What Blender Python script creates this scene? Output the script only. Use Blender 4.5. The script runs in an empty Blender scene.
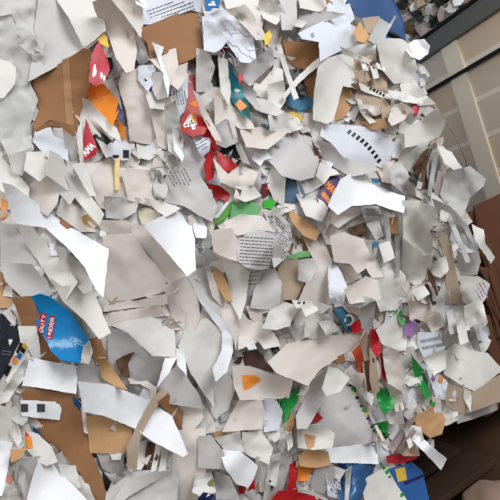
LIGHT_T = (.67, .74)     # direction of the daylight across the bale face (x, z)
WORLD = .37; EXPO = -0.08
KEY = ((2.05, -2.7, 3.3), (.4, 0, .95), 2.0, 2.0, 130, (.93, .97, 1))
FILL = ((-1.6, -1.6, 2.4), (1.4, 0, 1.1), 2.0, 2.0, 44, (1, .96, .9))
HEAP = [(402,4,8,'K'),(418,2,10,'k2'),(404,18,8,'G2'),(418,16,7,'K'),(430,8,8,'g'),(432,20,6,'K'),(440,2,7,'K'),(444,14,8,'G2'),(422,28,9,'G2'),(436,30,8,'k2'),(410,30,7,'b2'),(452,8,6,'g'),(455,18,7,'G'),(446,26,6,'G'),(428,38,6,'b2'),(458,1,7,'W'),(464,12,5,'k2'),(414,8,5,'W'),(440,36,5,'G')]
DATA = r'''
# layer mat pts ; opts | label | landmark
4 W 408,44 414,40 424,39 430,46 428,54 420,60 411,57 406,50 ; fix=-.01 b=.6 k=.5 | bright white rounded paper wad at the corner against the steel beam | bright corner wad
3 s 404,56 410,60 424,66 430,76 420,82 408,74 ; fix=-.01 | grey-green plastic tail below the bright white corner wad |
# top left
1 g 0,-6 44,-6 48,30 42,54 30,46 18,30 12,14 0,16 ; w=.010
1 s 0,12 12,18 22,35 40,50 42,72 30,82 38,100 30,125 34,150 8,157 0,140 ; w=.008 | tall grey crumpled plastic film sheet down the left edge | grey film sheet
2 s 14,26 30,30 44,54 43,70 30,56 20,46 ; w=.006
2 g 38,-6 80,-6 100,38 84,52 28,82 32,60 42,52 34,30 ; k=.2 b=.1 | big pale grey sheet above the upper left brown cardboard | big pale sheet
3 w 52,-6 100,-6 106,30 97,38 84,48 70,20 ; b=.2 k=-.1
3 w 0,58 10,62 16,68 15,84 4,98 -4,98 ; b=.2
4 b 31,80 84,48 91,50 90,85 80,115 76,134 66,124 50,120 34,131 33,124 39,110 36,96 ; b=-.1 k=.12 m=band(7,62,60,69,57,74,126,66,124) | large brown cardboard flap with a paler stripe at upper left | large upper left cardboard
4 b 34,130 50,121 66,124 76,134 73,137 62,128 50,126 36,132 ; b=-.5 up=.012 parent=large_upper_left_cardboard name=folded_lip
3 l 35,130 51,127 54,136 66,141 69,162 60,157 42,151 33,142 ; b=.2
2 g 62,126 76,132 79,166 72,166 66,150 ; b=-.4
2 g 8,155 32,148 28,165 22,176 12,172
2 w 0,155 12,168 30,188 28,200 -2,190 ; b=.1
4 w 27,152 52,150 54,160 46,176 40,182 24,170 ; b=.2
3 c 30,184 44,172 60,190 58,202 48,216 26,204 ; b=.1
5 w 50,150 60,155 82,182 104,214 99,226 90,216 70,192 46,175 ; k=.5 b=.3 | long white rolled strip curling below the upper left cardboard | rolled strip
3 g 44,156 56,160 76,196 70,205 52,186 46,175 ; b=-.4 parent=rolled_strip name=inner_fold
4 R 86,118 90,130 98,148 96,155 84,161 82,150 ; m=txt(AMA,86,156,6,10,-10,Wt) | small red scrap with white lettering beside the dark gap | red lettered scrap
3 w 80,120 86,116 100,134 106,150 100,160 84,166 78,150
3 w 76,134 82,120 84,160 80,166
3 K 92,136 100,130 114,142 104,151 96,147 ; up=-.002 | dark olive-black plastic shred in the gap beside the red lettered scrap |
4 w 100,146 96,138 108,146 112,156 106,158
5 l 106,146 112,141 126,142 132,150 128,160 114,160 108,154 ; m=sq(123,150,129,158,K)sq(113,155,119,158,K) | bluish white scrap with black squares above a yellow sliver | black-square scrap
5 y 115,159 120,157 119,190 115,190 ; b=.1 | narrow pale yellow sliver below the black-square scrap | yellow sliver
2 c 84,162 112,158 150,168 154,200 128,214 100,208 86,184 ; w=.006
2 w 72,164 84,162 96,196 90,196
4 R 90,56 99,41 108,60 110,70 106,78 98,86 89,82 ; m=blob(91,61,97,80,Wt)blob(100,70,106,84,Wt) | crimson wrapper piece with pale printing under the yellow tip | crimson wrapper
4 Y 97,36 102,31 107,37 109,48 101,44 98,40 ; | small bright yellow plastic tip above the crimson wrapper |
3 K 104,56 112,58 113,68 109,74 106,66 ; | tiny black-green scrap right of the crimson wrapper |
5 O 88,86 104,84 118,100 120,108 113,126 96,108 86,98 ; k=.3 m=blob(92,88,108,100,Or2) | bright orange wrapper flap hanging under the crimson wrapper | orange wrapper
5 N 118,102 124,114 122,124 116,116 ; | tiny navy blue scrap right of the orange wrapper |
5 O 116,117 125,128 126,141 118,134 ; | small narrow orange scrap below the tiny navy scrap |
6 w 82,98 88,100 100,112 117,128 122,142 110,136 96,122 84,110 ; k=.3 | narrow grey-white folded strip running under the orange wrapper | folded strip
3 g 96,84 112,78 120,96 122,110 108,92
# top middle-left
2 c 122,72 138,68 152,84 152,104 162,146 130,141 126,110 118,84 ; k=.1 w=.004
3 c 148,96 176,96 174,130 166,150 158,146 ; w=.004
4 c 92,2 108,-4 124,14 134,30 137,50 134,70 126,73 116,58 110,40 96,14 ; k=.25 b=-.05 | long cream tongue of paper between the big pale sheet and brown card | long cream tongue
5 c 100,-6 134,-6 142,4 144,20 141,38 134,28 122,12 ; k=.3 b=-.05
6 W 134,-4 142,-2 149,5 145,9 136,4 ; b=.5
1 l 140,-6 206,-6 206,14 190,10 155,24 140,24 ; m=lines(146,2,196,18,5,-20) | grey printed paper strip along the top above the brown cardboard | grey printed strip
3 b 141,28 190,7 200,16 202,52 194,58 178,65 176,52 160,54 150,58 148,44 140,36 ; k=.08 | square brown cardboard piece at the top, left of centre | top brown cardboard
3 g 134,36 142,38 150,60 140,66 134,56 ; b=-.2
5 W 152,42 164,47 161,56 170,82 168,99 164,80 158,58 ; k=.3 b=.3
4 c 148,58 158,52 176,48 178,64 180,76 170,84 160,70 ; b=.15 | pale cream piece with a notched top over the brown cardboard |
4 c 178,66 188,62 186,78 178,90 170,84 ; b=.1
3 l 172,68 188,74 188,94 184,112 178,118 171,100 ; m=lines(174,88,186,106,5,80) | narrow bluish newsprint strip beside the red flame wrapper | bluish newsprint strip
3 l 138,66 156,64 155,80 148,92 138,80 ; w=.008 b=.1
4 g 152,72 163,72 167,97 158,100 152,90 ; b=-.2
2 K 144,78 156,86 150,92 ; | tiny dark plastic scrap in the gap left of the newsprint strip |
3 w 144,90 164,92 166,110 150,108 ; b=.1
3 g 164,106 176,100 184,140 180,160 168,150 ; b=-.1 w=.005
4 W 172,128 178,132 184,156 182,162 174,150 ; b=.4 k=.4
# red flame pack
4 F 189,75 203,74 200,90 197,98 200,112 208,126 204,134 192,137 181,131 181,122 186,104 ; k=.1 m=poly(Or2,192,76,196,88,200,76)poly(Or2,188,104,198,108,196,100)blob(186,110,198,122,Or2)txt(44,186,130,9,9,-2,Wt)txt(45,186,130,9,9,-2,K) | red and orange wrapper printed with a big black number | red flame wrapper
4 R2 198,122 206,120 214,132 221,141 214,156 214,178 207,182 204,165 208,148 ; k=.2 b=-.1 | glossy red wrapper tail hanging below the red flame wrapper | red wrapper tail
3 R2 207,183 220,186 230,194 228,202 218,198 212,212 208,202 ; k=.4 | knotted red plastic ribbon end left of the green printed strips | red ribbon knot
5 w 206,186 212,190 216,216 212,216 207,200
4 g 196,48 208,50 215,66 208,92 196,92 196,72 ; b=-.1 k=.2
5 c 193,90 199,94 207,112 219,134 222,142 215,140 204,120 ; b=.1 k=.2
5 l 192,136 204,134 211,140 210,150 202,158 198,150 ; m=lines(195,138,208,150,4,-30)
2 g 180,130 192,138 206,160 206,180 184,176 176,160 ; w=.005
# top centre
1 g 200,-6 262,-6 270,44 256,62 220,40 206,20 ; w=.006
3 w 222,-6 256,-6 264,20 262,30 246,20 226,8 ; w=.006
4 Bb 205,-5 221,-5 219,8 213,6 211,11 206,10 ; m=blob(208,0,217,6,Wt) | small bright blue printed scrap with white marks at the top edge | blue printed scrap
5 l 202,17 214,12 222,8 236,14 250,28 254,40 256,58 250,63 240,62 226,42 212,52 204,50 ; w=.012 m=scr(214,16,252,56) | crumpled bluish white paper covered with pen scribbles | scribbled paper
6 l 204,20 214,22 228,40 220,50 212,53 204,48 ; b=-.1 w=.004
5 c 226,10 246,4 262,28 268,40 256,40 242,24 ; w=.008 b=.1
6 w 262,-6 278,-2 285,14 276,25 263,18 258,6 ; w=.008 b=.1
4 c 264,20 282,26 281,42 272,52 265,42
5 Y 264,36 270,29 272,37 268,43 265,46 ; | small yellow stain-coloured scrap right of the scribbled paper | small yellow scrap
3 g 278,-6 296,-6 297,18 292,30 282,30
2 g 228,58 256,60 272,44 275,62 256,84 250,86 240,76 ; w=.004
4 w 254,84 276,66 283,70 284,100 270,106 252,92 ; m=poly(Bn,254,82,258,78,276,62,272,70,260,84) | pale scrap crossed by a dark brown streak | brown-streak scrap
4 T 228,60 236,76 242,84 248,100 251,120 240,113 230,98 229,80 ; k=.3 m=poly(Tg,240,100,248,102,251,119,243,113)blob(234,88,242,93,Wt) | long teal plastic leaf-shaped shred below the scribbled paper | teal shred
5 O 235,104 240,99 247,106 241,112 ; | small square orange scrap stuck on the teal shred | small orange square
4 R2 220,48 227,47 225,55 222,55 ; | tiny red scrap below left of the scribbled paper |
6 P 238,75 243,75 244,82 240,85 ; | tiny pinkish red scrap at the head of the pale curl |
3 K 212,55 218,55 219,90 213,88 ; | narrow black strip left of the teal shred |
4 w 217,56 228,60 231,92 229,106 221,92 ; b=.1 k=.2
5 g 240,78 252,88 266,102 286,114 276,118 256,110 246,98 ; k=.4
5 c 214,94 231,105 252,122 255,129 240,129 226,119 215,126 ; b=.3 k=.2
4 g 214,126 228,119 236,130 238,142 226,148 216,144 ; b=-.2
6 c 240,130 258,127 290,130 282,138 268,149 246,147 ; b=.3 k=.15 | wide cream wedge of paper at the upper centre | wide cream wedge
6 w 228,118 234,122 240,142 250,165 242,162 236,146 ; k=.2
3 K2 219,144 236,145 241,160 236,168 226,160 217,152 ; | black plastic tray corner above the red triangle | black tray corner
4 R2 216,150 226,156 239,165 230,172 226,173 217,162 ; | red triangular scrap against the black tray corner | red triangle
4 c 213,158 228,174 240,165 258,172 254,185 236,189 220,182 ; w=.003
6 W 254,152 266,150 272,158 265,160 260,166 252,159 ; b=.4
6 w 256,162 262,166 268,176 264,175 ; b=.3
4 g 240,146 262,147 262,170 250,166 ; b=-.15
6 g 268,160 278,148 286,137 300,134 313,138 319,160 316,177 300,181 282,176 ; k=.15 b=.1 | big pale grey round-edged sheet left of the film strip sheet | round-edged sheet
5 w 268,115 284,111 298,118 304,128 290,133 270,130 ; w=.008 b=.1
5 w 256,98 268,100 284,112 276,116 262,112 ; b=.15
3 b 282,40 300,42 322,41 323,59 316,68 302,70 288,62 ; | brown cardboard rectangle with torn white strips crossing its lower edge | crossed brown cardboard
3 b 303,74 317,67 314,98 308,100 ; b=-.2 | narrow reddish brown cardboard slice left of the kraft-backed sheet |
3 K 286,70 302,68 307,84 305,98 292,90 ; w=.008 | crumpled black plastic bit behind the crossed white strips | black plastic bit
4 T2 281,88 296,92 314,99 312,108 300,111 284,104 ; | dull blue scrap under the crossed white strips | dull blue scrap
5 w 276,44 281,44 291,76 299,98 294,100 286,76 ; b=.3 k=.1 | thin straight white strip leaning across the brown cardboard | thin straight strip
5 w 318,58 321,64 298,84 284,100 282,96 296,78 ; b=.1 k=.1 | thin white strip slanting the other way over the black bit |
4 Y2 288,112 300,111 305,119 297,124 ; | small mustard yellow scrap below the dull blue scrap | mustard scrap
4 T2 261,124 270,124 268,130 ; | tiny teal corner above the wide cream wedge |
4 w 268,84 284,80 286,100 278,112 268,104 ; k=.2
# upper right
4 l 298,33 330,18 344,12 350,22 357,44 332,55 320,62 319,42 302,39 ; b=.35 k=.1 m=blob(308,32,316,38,Gy) | large bluish white sheet at the top right, beside orange scrap | large bluish sheet
5 w 319,62 330,57 346,53 355,58 354,88 343,86 334,120 328,124 313,120 314,96 ; b=.05 k=.1 | tall white sheet below the large bluish sheet | tall white sheet
4 k 343,84 352,92 352,106 344,118 331,123 336,104 ; | kraft brown cardboard corner tucked behind the tall white sheet | kraft corner
3 w 298,-6 322,2 325,9 319,12 300,8 ; b=.2
1 G 298,8 320,10 346,14 330,20 300,34 ; w=.006
2 w 296,18 308,22 302,28 294,26
5 o 360,22 371,38 366,43 357,41 354,32 ; b=-.1 | tan-orange cardboard triangle right of the large bluish sheet | tan-orange triangle
4 k2 362,18 380,16 374,36 366,32
5 s 380,18 390,24 394,16 397,15 384,40 374,44 368,40 ; b=.2 k=.2 | translucent pale tape strip sticking up at the top right corner | translucent tape
3 s 358,40 376,44 376,58 360,58 348,50 ; b=-.2
5 e 376,42 388,38 402,39 409,44 418,68 411,82 394,84 382,70 ; b=.05 k=.25 | big rounded eggshell sheet at the bale's top right shoulder | eggshell shoulder sheet
2 k2 344,50 372,54 386,70 388,92 370,96 350,86 ; w=.014 b=-.1 | crushed beige paper nest between the tall sheet and shoulder sheet | beige paper nest
3 w 340,46 362,56 384,66 386,72 364,62 342,54 ; k=.3 | thin white strip curving over the top of the beige nest |
4 w 354,80 372,88 388,94 394,92 392,100 376,96 356,88 ; k=.3 m=dots(370,88,386,96,5,K) | curved white strip with black dots under the beige nest | dotted curved strip
3 k2 358,88 384,98 392,108 376,116 364,112 354,98 ; w=.008
4 w 356,98 362,100 366,112 376,122 370,124 360,112 ; k=.4
5 w 358,104 378,106 380,112 360,108 ; k=.3
5 w 344,120 356,108 358,112 348,122 ; k=.3
6 w 366,108 372,106 378,114 374,116 ; k=.3
4 k2 380,108 404,102 408,110 394,118 382,118 ; b=.0
5 c 392,108 402,102 412,110 404,120 392,126 388,120 ; w=.008
4 w 388,90 404,92 416,98 428,96 424,104 404,102 392,98 ; w=.006 k=.2
3 e 400,84 414,80 424,92 436,104 420,106 402,96 ; b=.1 | pale sheet folding over the right shoulder of the bale |
4 R 412,104 420,108 417,116 411,112 ; | tiny pink-red smudge scrap near the right shoulder | tiny pink-red scrap
5 e 405,148 404,132 418,122 436,108 446,122 440,136 424,144 ; b=.1 k=.1 | pale eggshell folded sheet on the right edge near the block wall | eggshell folded sheet
4 e 400,152 432,138 420,160 405,176 398,164 ; b=-.1 | dull eggshell sheet tucked below the eggshell folded sheet |
3 k 360,122 384,118 388,128 372,130 ; b=-.3
6 l 322,124 360,126 387,129 392,140 401,152 392,158 384,169 372,164 344,158 330,142 320,136 ; b=.2 k=.12 m=strip(348,131,381,164,9,K) | bluish white sheet with a row of black rectangles | film strip sheet
5 g 317,140 332,145 345,158 372,163 380,170 350,177 332,166 322,156 ; b=-.35 k=.2 parent=film_strip_sheet name=folded_flap
4 b2 312,140 319,152 322,164 316,162 ; | dark reddish brown sliver left of the film strip sheet |
5 U 332,172 339,176 342,186 334,202 328,212 322,207 315,198 322,186 ; m=txt(MAU,325,186,6,10,10,Or2)poly(Or2,321,194,324,191,334,204,331,208)dots(323,195,332,205,5,Br) | purple printed wrapper piece with orange lettering | purple wrapper
6 w 320,162 336,170 340,174 330,176 324,184 316,176 ; b=.2 k=.2
4 g 296,178 316,176 324,184 312,192 300,196 ; b=.1
7 W 340,180 352,172 365,175 376,184 388,191 405,196 404,213 376,204 352,206 338,215 328,206 ; b=.5 k=.2 | bright white curved sheet below the film strip sheet | bright curved sheet
4 T2 372,178 382,179 381,183 373,183 ; | tiny blue scrap right of the film strip sheet's lower end |
3 c 376,166 394,160 404,172 398,184 382,182 ; w=.006
4 g 388,168 400,160 412,180 416,196 404,194 392,184 ; w=.008 b=-.15
5 b2 412,168 424,150 430,148 426,166 430,190 426,198 420,186 ; w=.012 b=-.3 | dark brownish fibrous shred bundle near the right edge | dark fibrous shred
5 G 426,148 436,142 440,160 436,184 428,190 ; w=.010 b=-.2
5 w 438,146 452,152 462,168 455,171 444,163 ; b=.3 k=.3 | white leaf-shaped scrap at the right edge below the wire | white edge leaf
4 c 434,160 446,166 448,190 440,200 432,186 ; w=.008
4 s 446,172 470,166 486,178 484,186 470,198 462,218 450,212 440,194 ; w=.010 b=.1 | translucent plastic film bulging past the right edge | translucent film bulge
5 w 430,190 442,200 452,212 446,216 432,204 ; b=.1
# middle left
6 W 2,182 12,185 50,213 109,249 103,298 96,290 84,266 66,246 46,228 32,226 14,224 ; b=.45 k=.35 | large bright white sheet sweeping diagonally across the left side | large diagonal sheet
5 w 14,223 32,227 46,244 62,262 78,282 66,300 50,280 30,250 ; b=-.1 k=.3
7 w 55,246 64,248 78,262 92,281 92,291 84,294 74,282 60,262 ; b=.4 k=.3
6 w 50,278 62,286 80,285 94,292 111,333 99,339 84,320 62,300 ; b=.4 k=.3 | white pointed sheet running down past the blue carton | white pointed sheet
4 g 0,222 14,225 24,240 42,270 30,268 16,264 0,262 ; b=-.1
4 g 0,262 22,263 32,264 54,294 40,300 22,298 6,282 ; b=-.2 k=.3
4 O2 1,198 8,202 6,216 1,220 ; | small orange sliver at the left edge above the large diagonal sheet | left orange sliver
3 k 0,272 16,292 9,308 -2,308 ; | pale kraft scrap at the left edge above the black glossy wrapper |
3 b 12,298 32,296 44,330 56,352 66,378 50,380 40,362 34,330 22,326 ; b=-.2 | long brown cardboard slat passing behind the blue carton | brown slat
6 C 31,297 40,294 50,297 68,310 80,325 89,341 84,357 78,363 62,360 52,352 40,330 32,314 ; k=.3 b=.1 m=curve(48,341,56,340,62,342,70,340,76,343,84,346,Cl)@word_panel/poly(Rd,41,312,47,314,43,334,38,331)txt(DUTY,42.5,332,3.2,3.5,-18,Wt)@word_panel/poly(Rd,50,315,56,317,52,340,46,338)txt(UNDER,50.5,338,3.2,4,-21,Wt) | glossy blue carton piece with two red and white words | blue carton
7 w 84,346 90,340 93,352 89,364 80,363 ; parent=blue_carton name=torn_rim b=.2
3 K2 0,314 12,310 18,322 20,340 14,360 4,382 -2,382 ; m=blob(8,338,13,346,Wt)lines(2,350,12,356,2,10) | black glossy wrapper at the left edge with white specks | black glossy wrapper
4 w 2,313 9,308 16,318 15,326 10,322 ; b=.1
4 w 18,326 37,326 41,358 34,360 29,350 20,340 ; b=.0
5 w 22,338 28,346 10,382 2,392 0,382 ; m=poly(K,20,342,25,345,19,355,16,352)poly(Or2,14,355,18,357,15,363,12,361)poly(K,8,365,12,367,7,377,4,374) | white strip with black and orange registration marks at left | registration strip
5 w 24,342 29,348 26,358 14,374 8,384 6,380 14,364 ; m=poly(Y,24,342,28,347,25,350,22,346)poly(K,22,347,26,350,24,354,20,351)poly(Bb,19,352,23,355,20,360,16,357)poly(Or,15,358,19,361,16,365,13,363) | white strip with yellow, black, blue and orange squares beside the black wrapper | colour bar strip
4 w 26,350 33,360 31,372 20,384 8,402 0,404 0,390 12,376 ; w=.008 b=.1
6 W 30,357 79,366 76,394 40,388 22,386 26,370 ; b=.25 k=.06 | clean white rectangular card below the blue carton | white card
4 G 76,368 88,356 96,360 106,374 122,392 116,398 78,398 ; b=.1
4 b 88,340 100,336 108,362 98,364 90,352 ; | small brown cardboard corner right of the blue carton |
5 c 102,236 132,233 142,248 156,265 166,278 168,291 130,300 100,302 106,262 ; k=.05 b=-.15 | large flat beige-grey sheet left of centre | large beige sheet
4 c 126,222 146,226 186,276 175,294 160,272 140,248 ; b=-.15 k=.1
6 W 150,222 166,214 178,207 190,216 195,240 196,270 187,277 170,256 156,240 144,226 ; b=.45 k=.35 | bright curved white paper right of the large beige sheet | bright curved paper
6 w 144,198 165,202 181,208 166,217 158,212 ; k=.3 b=.2
4 y2 136,208 148,208 162,214 156,223 142,225 ; | pale yellowish scrap above the bright curved paper | pale yellowish scrap
4 g 104,196 140,198 136,212 122,220 106,218 ; w=.006 b=-.1 k=.3
3 c 98,220 126,220 140,228 130,236 104,240 ; b=-.3
2 c 120,168 156,170 160,196 150,206 128,200 ; w=.005
4 Yd 82,216 88,214 94,224 92,228 84,224 ; | tiny mottled ochre scrap above the large diagonal sheet |
2 c 62,196 84,212 96,232 80,232 56,214 ; b=-.2
5 g 150,168 160,170 168,188 166,200 154,196 ; w=.012 b=-.2
5 g 162,186 168,170 176,166 190,168 202,178 206,184 218,206 212,222 200,216 184,206 164,202 ; k=.1 w=.003 m=lines(168,168,190,186,6,62) | pale sheet with slanting lines of print left of the red ribbon | slanting print sheet
5 W 196,214 201,216 207,228 206,238 196,238 193,228 ; b=.5 k=.3
4 c 188,216 194,214 200,230 196,238 190,228 ; b=.05
4 g 186,240 204,238 206,262 200,282 188,276 ; w=.008 m=lines(196,238,204,258,6,20)
4 c 164,286 186,276 198,296 200,318 196,330 178,326 168,306 ; b=-.15
4 g 186,275 204,268 220,288 230,308 222,326 204,310 196,294 ; b=-.1 k=.15
4 c 104,306 140,300 166,294 168,304 130,308 104,312 ; b=-.25
5 c 100,314 160,304 166,316 140,320 104,328 ; b=-.2
5 c 166,292 176,300 186,316 184,330 172,318 ; b=-.2
7 w 110,325 136,319 160,316 174,322 177,357 152,356 140,345 128,333 ; b=.15 k=.06 | white rounded-corner sheet below the large beige sheet | rounded-corner sheet
4 G 108,326 128,333 150,356 168,358 166,384 150,396 134,388 120,384 108,364 ; b=-.3 k=.2
6 W 165,358 177,357 170,372 157,388 ; b=.6
6 W 176,348 184,349 187,376 177,364 ; b=.6
7 g 177,364 188,378 200,396 204,410 170,404 157,390 166,376 ; b=-.25
5 k 98,358 106,358 118,375 128,390 114,386 102,378 ; k=.3 | curved kraft cardboard strip below the rounded-corner sheet's shadow | curved kraft strip
4 b2 116,360 134,352 128,364 130,378 122,376 ; w=.008 | dark brown curled paper twist inside the grey hollow | brown twist
6 c 128,378 146,380 157,388 154,400 150,398 150,390 140,384 130,384 ; k=.3 | pale cord-like strip arching over the grey hollow |
7 W 78,381 108,384 148,400 172,416 188,454 183,457 152,441 134,428 104,416 84,412 ; b=.3 k=.3 | wide bright white band curving across the lower left | wide white band
8 k2 154,396 162,388 168,392 160,402 150,418 140,438 137,470 128,468 127,446 138,424 148,406 ; k=.1 | long bent beige cardboard stick crossing the wide white band | beige stick
5 k 86,416 106,416 132,430 134,446 124,454 90,453 ; b=.05 | speckled kraft board under the wide white band | speckled kraft board
4 b 20,394 28,388 56,392 76,394 84,420 92,455 102,478 109,504 94,504 82,476 70,462 56,446 36,436 34,420 ; b=-.1 | long brown cardboard sheet running down the lower left | long brown cardboard
6 W 20,400 62,402 60,420 36,418 22,416 ; b=.1 m=sq(37,404,45,412,Dg)sq(21,404,28,412,Dg) | white strip with two dark squares at the lower left | two-square strip
5 T3 32,426 38,430 42,438 35,436 ; | tiny deep blue bit below the two-square strip |
6 T3 73,396 82,404 80,411 74,404 ; | tiny deep blue bit below the white card's right corner |
5 w 78,400 84,404 88,426 88,434 84,432 82,414 ; b=.1
4 w -2,404 14,410 24,446 18,452 -2,444 ; b=.0
5 s 10,408 24,404 28,420 22,426 12,420 ; b=.0
4 w 22,426 38,434 52,447 58,462 46,466 36,460 24,448 ; b=.1 m=poly(Or,25,437,31,436,33,448,27,449)poly(P,25,431,29,434,29,437,25,436) | white scrap with an orange mark beside the long brown cardboard | orange-mark scrap
6 W 40,457 48,459 60,472 78,490 90,504 26,504 32,480 ; b=.55 k=.2 | brightest white sheet at the bottom left corner area | bottom left bright sheet
5 g 16,458 40,456 34,482 26,500 14,478 ; b=-.2
5 w 58,464 76,466 81,488 74,491 62,478 ; b=.05
4 w 78,474 86,478 97,504 82,504 74,488 ; b=.05
6 W -2,441 13,442 8,468 2,496 -2,496 ; b=.3
5 o 10,450 27,448 20,459 11,463 ; | small peach scrap at the left edge below the two-square strip | peach scrap
4 w 6,464 20,470 26,504 -2,504 2,480 ; w=.01
5 P2 6,474 14,476 12,484 6,482 ; | tiny faded pink-orange scrap near the bottom left edge |
# bottom
5 g 106,494 130,472 150,470 172,462 180,476 176,504 104,504 ; w=.006 k=.2 | grey pleated paper fan at the bottom, right of long cardboard | pleated paper fan
6 g 128,480 152,472 172,470 150,484 118,504 110,504 ; b=.1 k=.2
4 G 96,452 124,450 124,470 118,477 102,468
5 w 110,454 122,453 121,460 112,460 ; b=.2
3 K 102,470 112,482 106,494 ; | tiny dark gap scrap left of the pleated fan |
5 w 136,444 148,440 147,460 141,470 134,470 ; b=-.1 k=.3
4 b2 148,442 160,446 156,464 144,470 ; b=-.3 w=.01 | dark brown crumpled scrap beneath the wide white band's tip |
5 w 156,444 162,446 156,470 150,474 ; k=.3
5 w 162,448 168,450 166,470 158,474 ; k=.3
6 b 158,402 168,394 182,412 181,430 176,428 170,414 ; b=-.2 k=.2 | small chestnut brown folded piece at the beige stick's top | chestnut fold
5 c 172,398 198,398 204,418 192,432 182,431 183,412 ; b=.05 k=.2
3 c 176,430 206,428 206,470 202,504 174,504 172,468 ; b=-.1
4 w 196,474 212,472 216,492 204,498 192,492 ; w=.006
# centre text area
6 g 234,234 262,230 276,236 284,256 280,264 262,270 248,268 239,262 ; k=.1 m=lines(240,236,274,266,9,4) | crumpled newsprint with rows of dark text at the centre | centre newsprint
5 g 264,212 280,214 290,224 292,242 284,260 274,268 270,250 268,226 ; w=.010 m=lines(268,214,290,260,12,50) | fine print crumpled strip curling right of the centre newsprint | fine print curl
7 c 212,230 232,228 238,240 240,262 226,258 214,252 212,242 ; b=.05
7 c 224,222 240,214 262,216 276,232 260,230 238,236 226,230 ; b=.05 w=.003
5 Gr 214,222 230,202 236,200 230,214 219,224 ; m=poly(W,218,218,230,202,226,202,214,218) | narrow green and white printed strip left of centre | green edged strip
4 Gn 232,204 246,200 262,207 258,216 240,214 230,222 ; b=.1 | flat green printed paper above the centre newsprint | flat green paper
5 Gl 262,201 270,198 276,203 272,209 264,208 ; | bright green round tab beside the flat green paper | bright green tab
4 Wn 262,184 270,183 272,191 264,198 261,192 ; m=blob(264,187,270,190,P) | tiny wine red and black scrap above the green tab | wine red scrap
5 w 236,186 254,186 262,196 246,202 234,198 ; b=.1 k=.2
5 T3b 286,176 302,186 306,196 296,202 282,202 283,186 ; | slate blue cardboard scrap left of the purple wrapper | slate blue scrap
6 k 286,206 294,212 306,220 320,232 316,241 304,236 292,222 ; b=.15 | orange-beige kraft strip slanting right of the centre newsprint | slanting kraft strip
5 w 296,194 314,196 330,206 322,222 306,216 ; w=.004 b=.1
5 w 272,166 286,178 284,206 274,200 266,182 ; k=.2
6 Gr2 286,256 300,252 312,250 310,257 298,258 288,259 ; | thin green sliver right of the centre newsprint | thin green sliver
5 k2 278,268 288,257 304,262 306,280 296,300 284,300 278,286 ; b=-.1 | brown-beige rounded cardboard scrap below the thin green sliver | beige rounded card
6 g 299,260 313,258 318,267 309,284 298,280 ; b=-.1 k=.2
4 c 300,230 320,232 332,260 332,304 298,302 306,284 316,264 ; b=.1 | tall cream sheet right of the beige rounded card | tall cream sheet
6 g 318,222 336,226 345,236 338,246 326,244 ; b=.1 k=.2
7 c 330,236 344,232 366,240 377,258 383,277 372,278 366,268 358,274 350,264 334,262 ; b=.2 k=.15 | cream hooked sheet with a curved cut-out, right of centre | hooked cream sheet
6 c 344,290 366,276 378,280 382,300 350,304 ; b=.1 k=.1
4 c 336,260 356,264 362,278 346,284 ; b=-.25
5 l 328,262 338,266 347,286 344,304 330,304 ; b=.1 w=.004
5 c 334,214 358,205 364,212 350,220 338,228 330,222 ; b=.05 k=.2
4 c 324,206 344,212 352,218 338,232 326,224
3 b2 348,228 366,222 366,236 354,238 ; w=.008 | dark brown crumpled bit above the hooked cream sheet |
4 T2 372,240 379,242 379,248 374,246 ; | tiny teal bit right of the hooked cream sheet | tiny teal bit
3 g 360,206 380,206 394,216 390,240 370,238 ; w=.008 m=lines(366,208,386,216,4,0)
5 b 387,218 398,216 399,234 390,233 ; k=.2 | small russet cardboard scrap below the bright curved sheet's end | russet scrap
3 w 364,240 392,240 398,262 392,282 378,272 ; w=.006
5 w 372,270 392,262 406,276 408,296 396,310 380,312 374,296 ; w=.008 b=.1
4 G 396,212 404,212 402,260 398,280 394,250 ; b=-.3
6 e 403,226 412,240 424,256 434,252 431,270 425,279 418,287 408,281 401,262 ; b=.05 w=.004
7 e 402,200 420,202 436,207 437,222 430,231 433,250 424,261 412,246 404,238 ; b=.1 w=.003 | tall pale eggshell sheet on the right, hanging under dark shreds | tall eggshell sheet
5 k2 438,236 444,232 452,246 456,270 462,304 446,304 446,262 ; b=-.2 | long taupe strip down the right side of the bale | taupe strip
6 w 434,262 446,256 449,270 441,278 430,275
4 b2 428,268 434,276 438,296 434,300 429,284 ; b=-.3 | dark brown sliver left of the taupe strip |
5 l 452,224 466,221 478,248 476,252 460,253 450,240 ; b=-.15 k=.2
5 G 456,256 479,251 481,262 477,275 460,276 ; b=-.1
6 G 432,198 450,206 464,222 476,242 478,252 468,248 450,228 438,216 ; b=-.25 k=.3 | dark grey twisted band slanting down the right edge | grey twisted band
5 w 472,224 484,230 485,243 495,257 491,264 482,250 476,244 ; b=.2
5 w 460,276 478,276 490,284 485,300 474,312 462,300 ; w=.008 m=lines(476,282,488,300,4,60,U) | white scrap with faint purple print at the right edge | faint purple print
4 e 442,300 462,300 470,330 450,334 440,318 ; w=.01
4 s 436,300 446,276 452,300 446,330 438,322 ; b=-.1
5 w 464,306 482,300 488,322 480,334 466,330 ; w=.008
5 l 478,322 486,322 489,340 482,342 ; b=-.2
5 c 408,302 424,296 438,306 438,322 422,326 410,320 ; w=.006 | pinkish cream crumple above the purple scrap | pinkish cream crumple
5 c 412,286 430,282 438,300 426,304 412,300 ; w=.006
4 Gr2 394,312 400,308 406,324 402,326 ; | muted green sliver above left of the purple scrap |
6 V 404,326 412,318 417,323 411,338 406,335 ; k=.3 | small purple film scrap on the right | purple scrap
5 K 414,318 424,322 420,324 415,322
6 l 418,332 436,332 446,348 424,358 418,346 ; m=band(12,420,340,440,336,442,339,421,343)band(12,421,347,443,343,444,346,423,350) | pale blue printed paper right of the purple scrap | pale blue print
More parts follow.
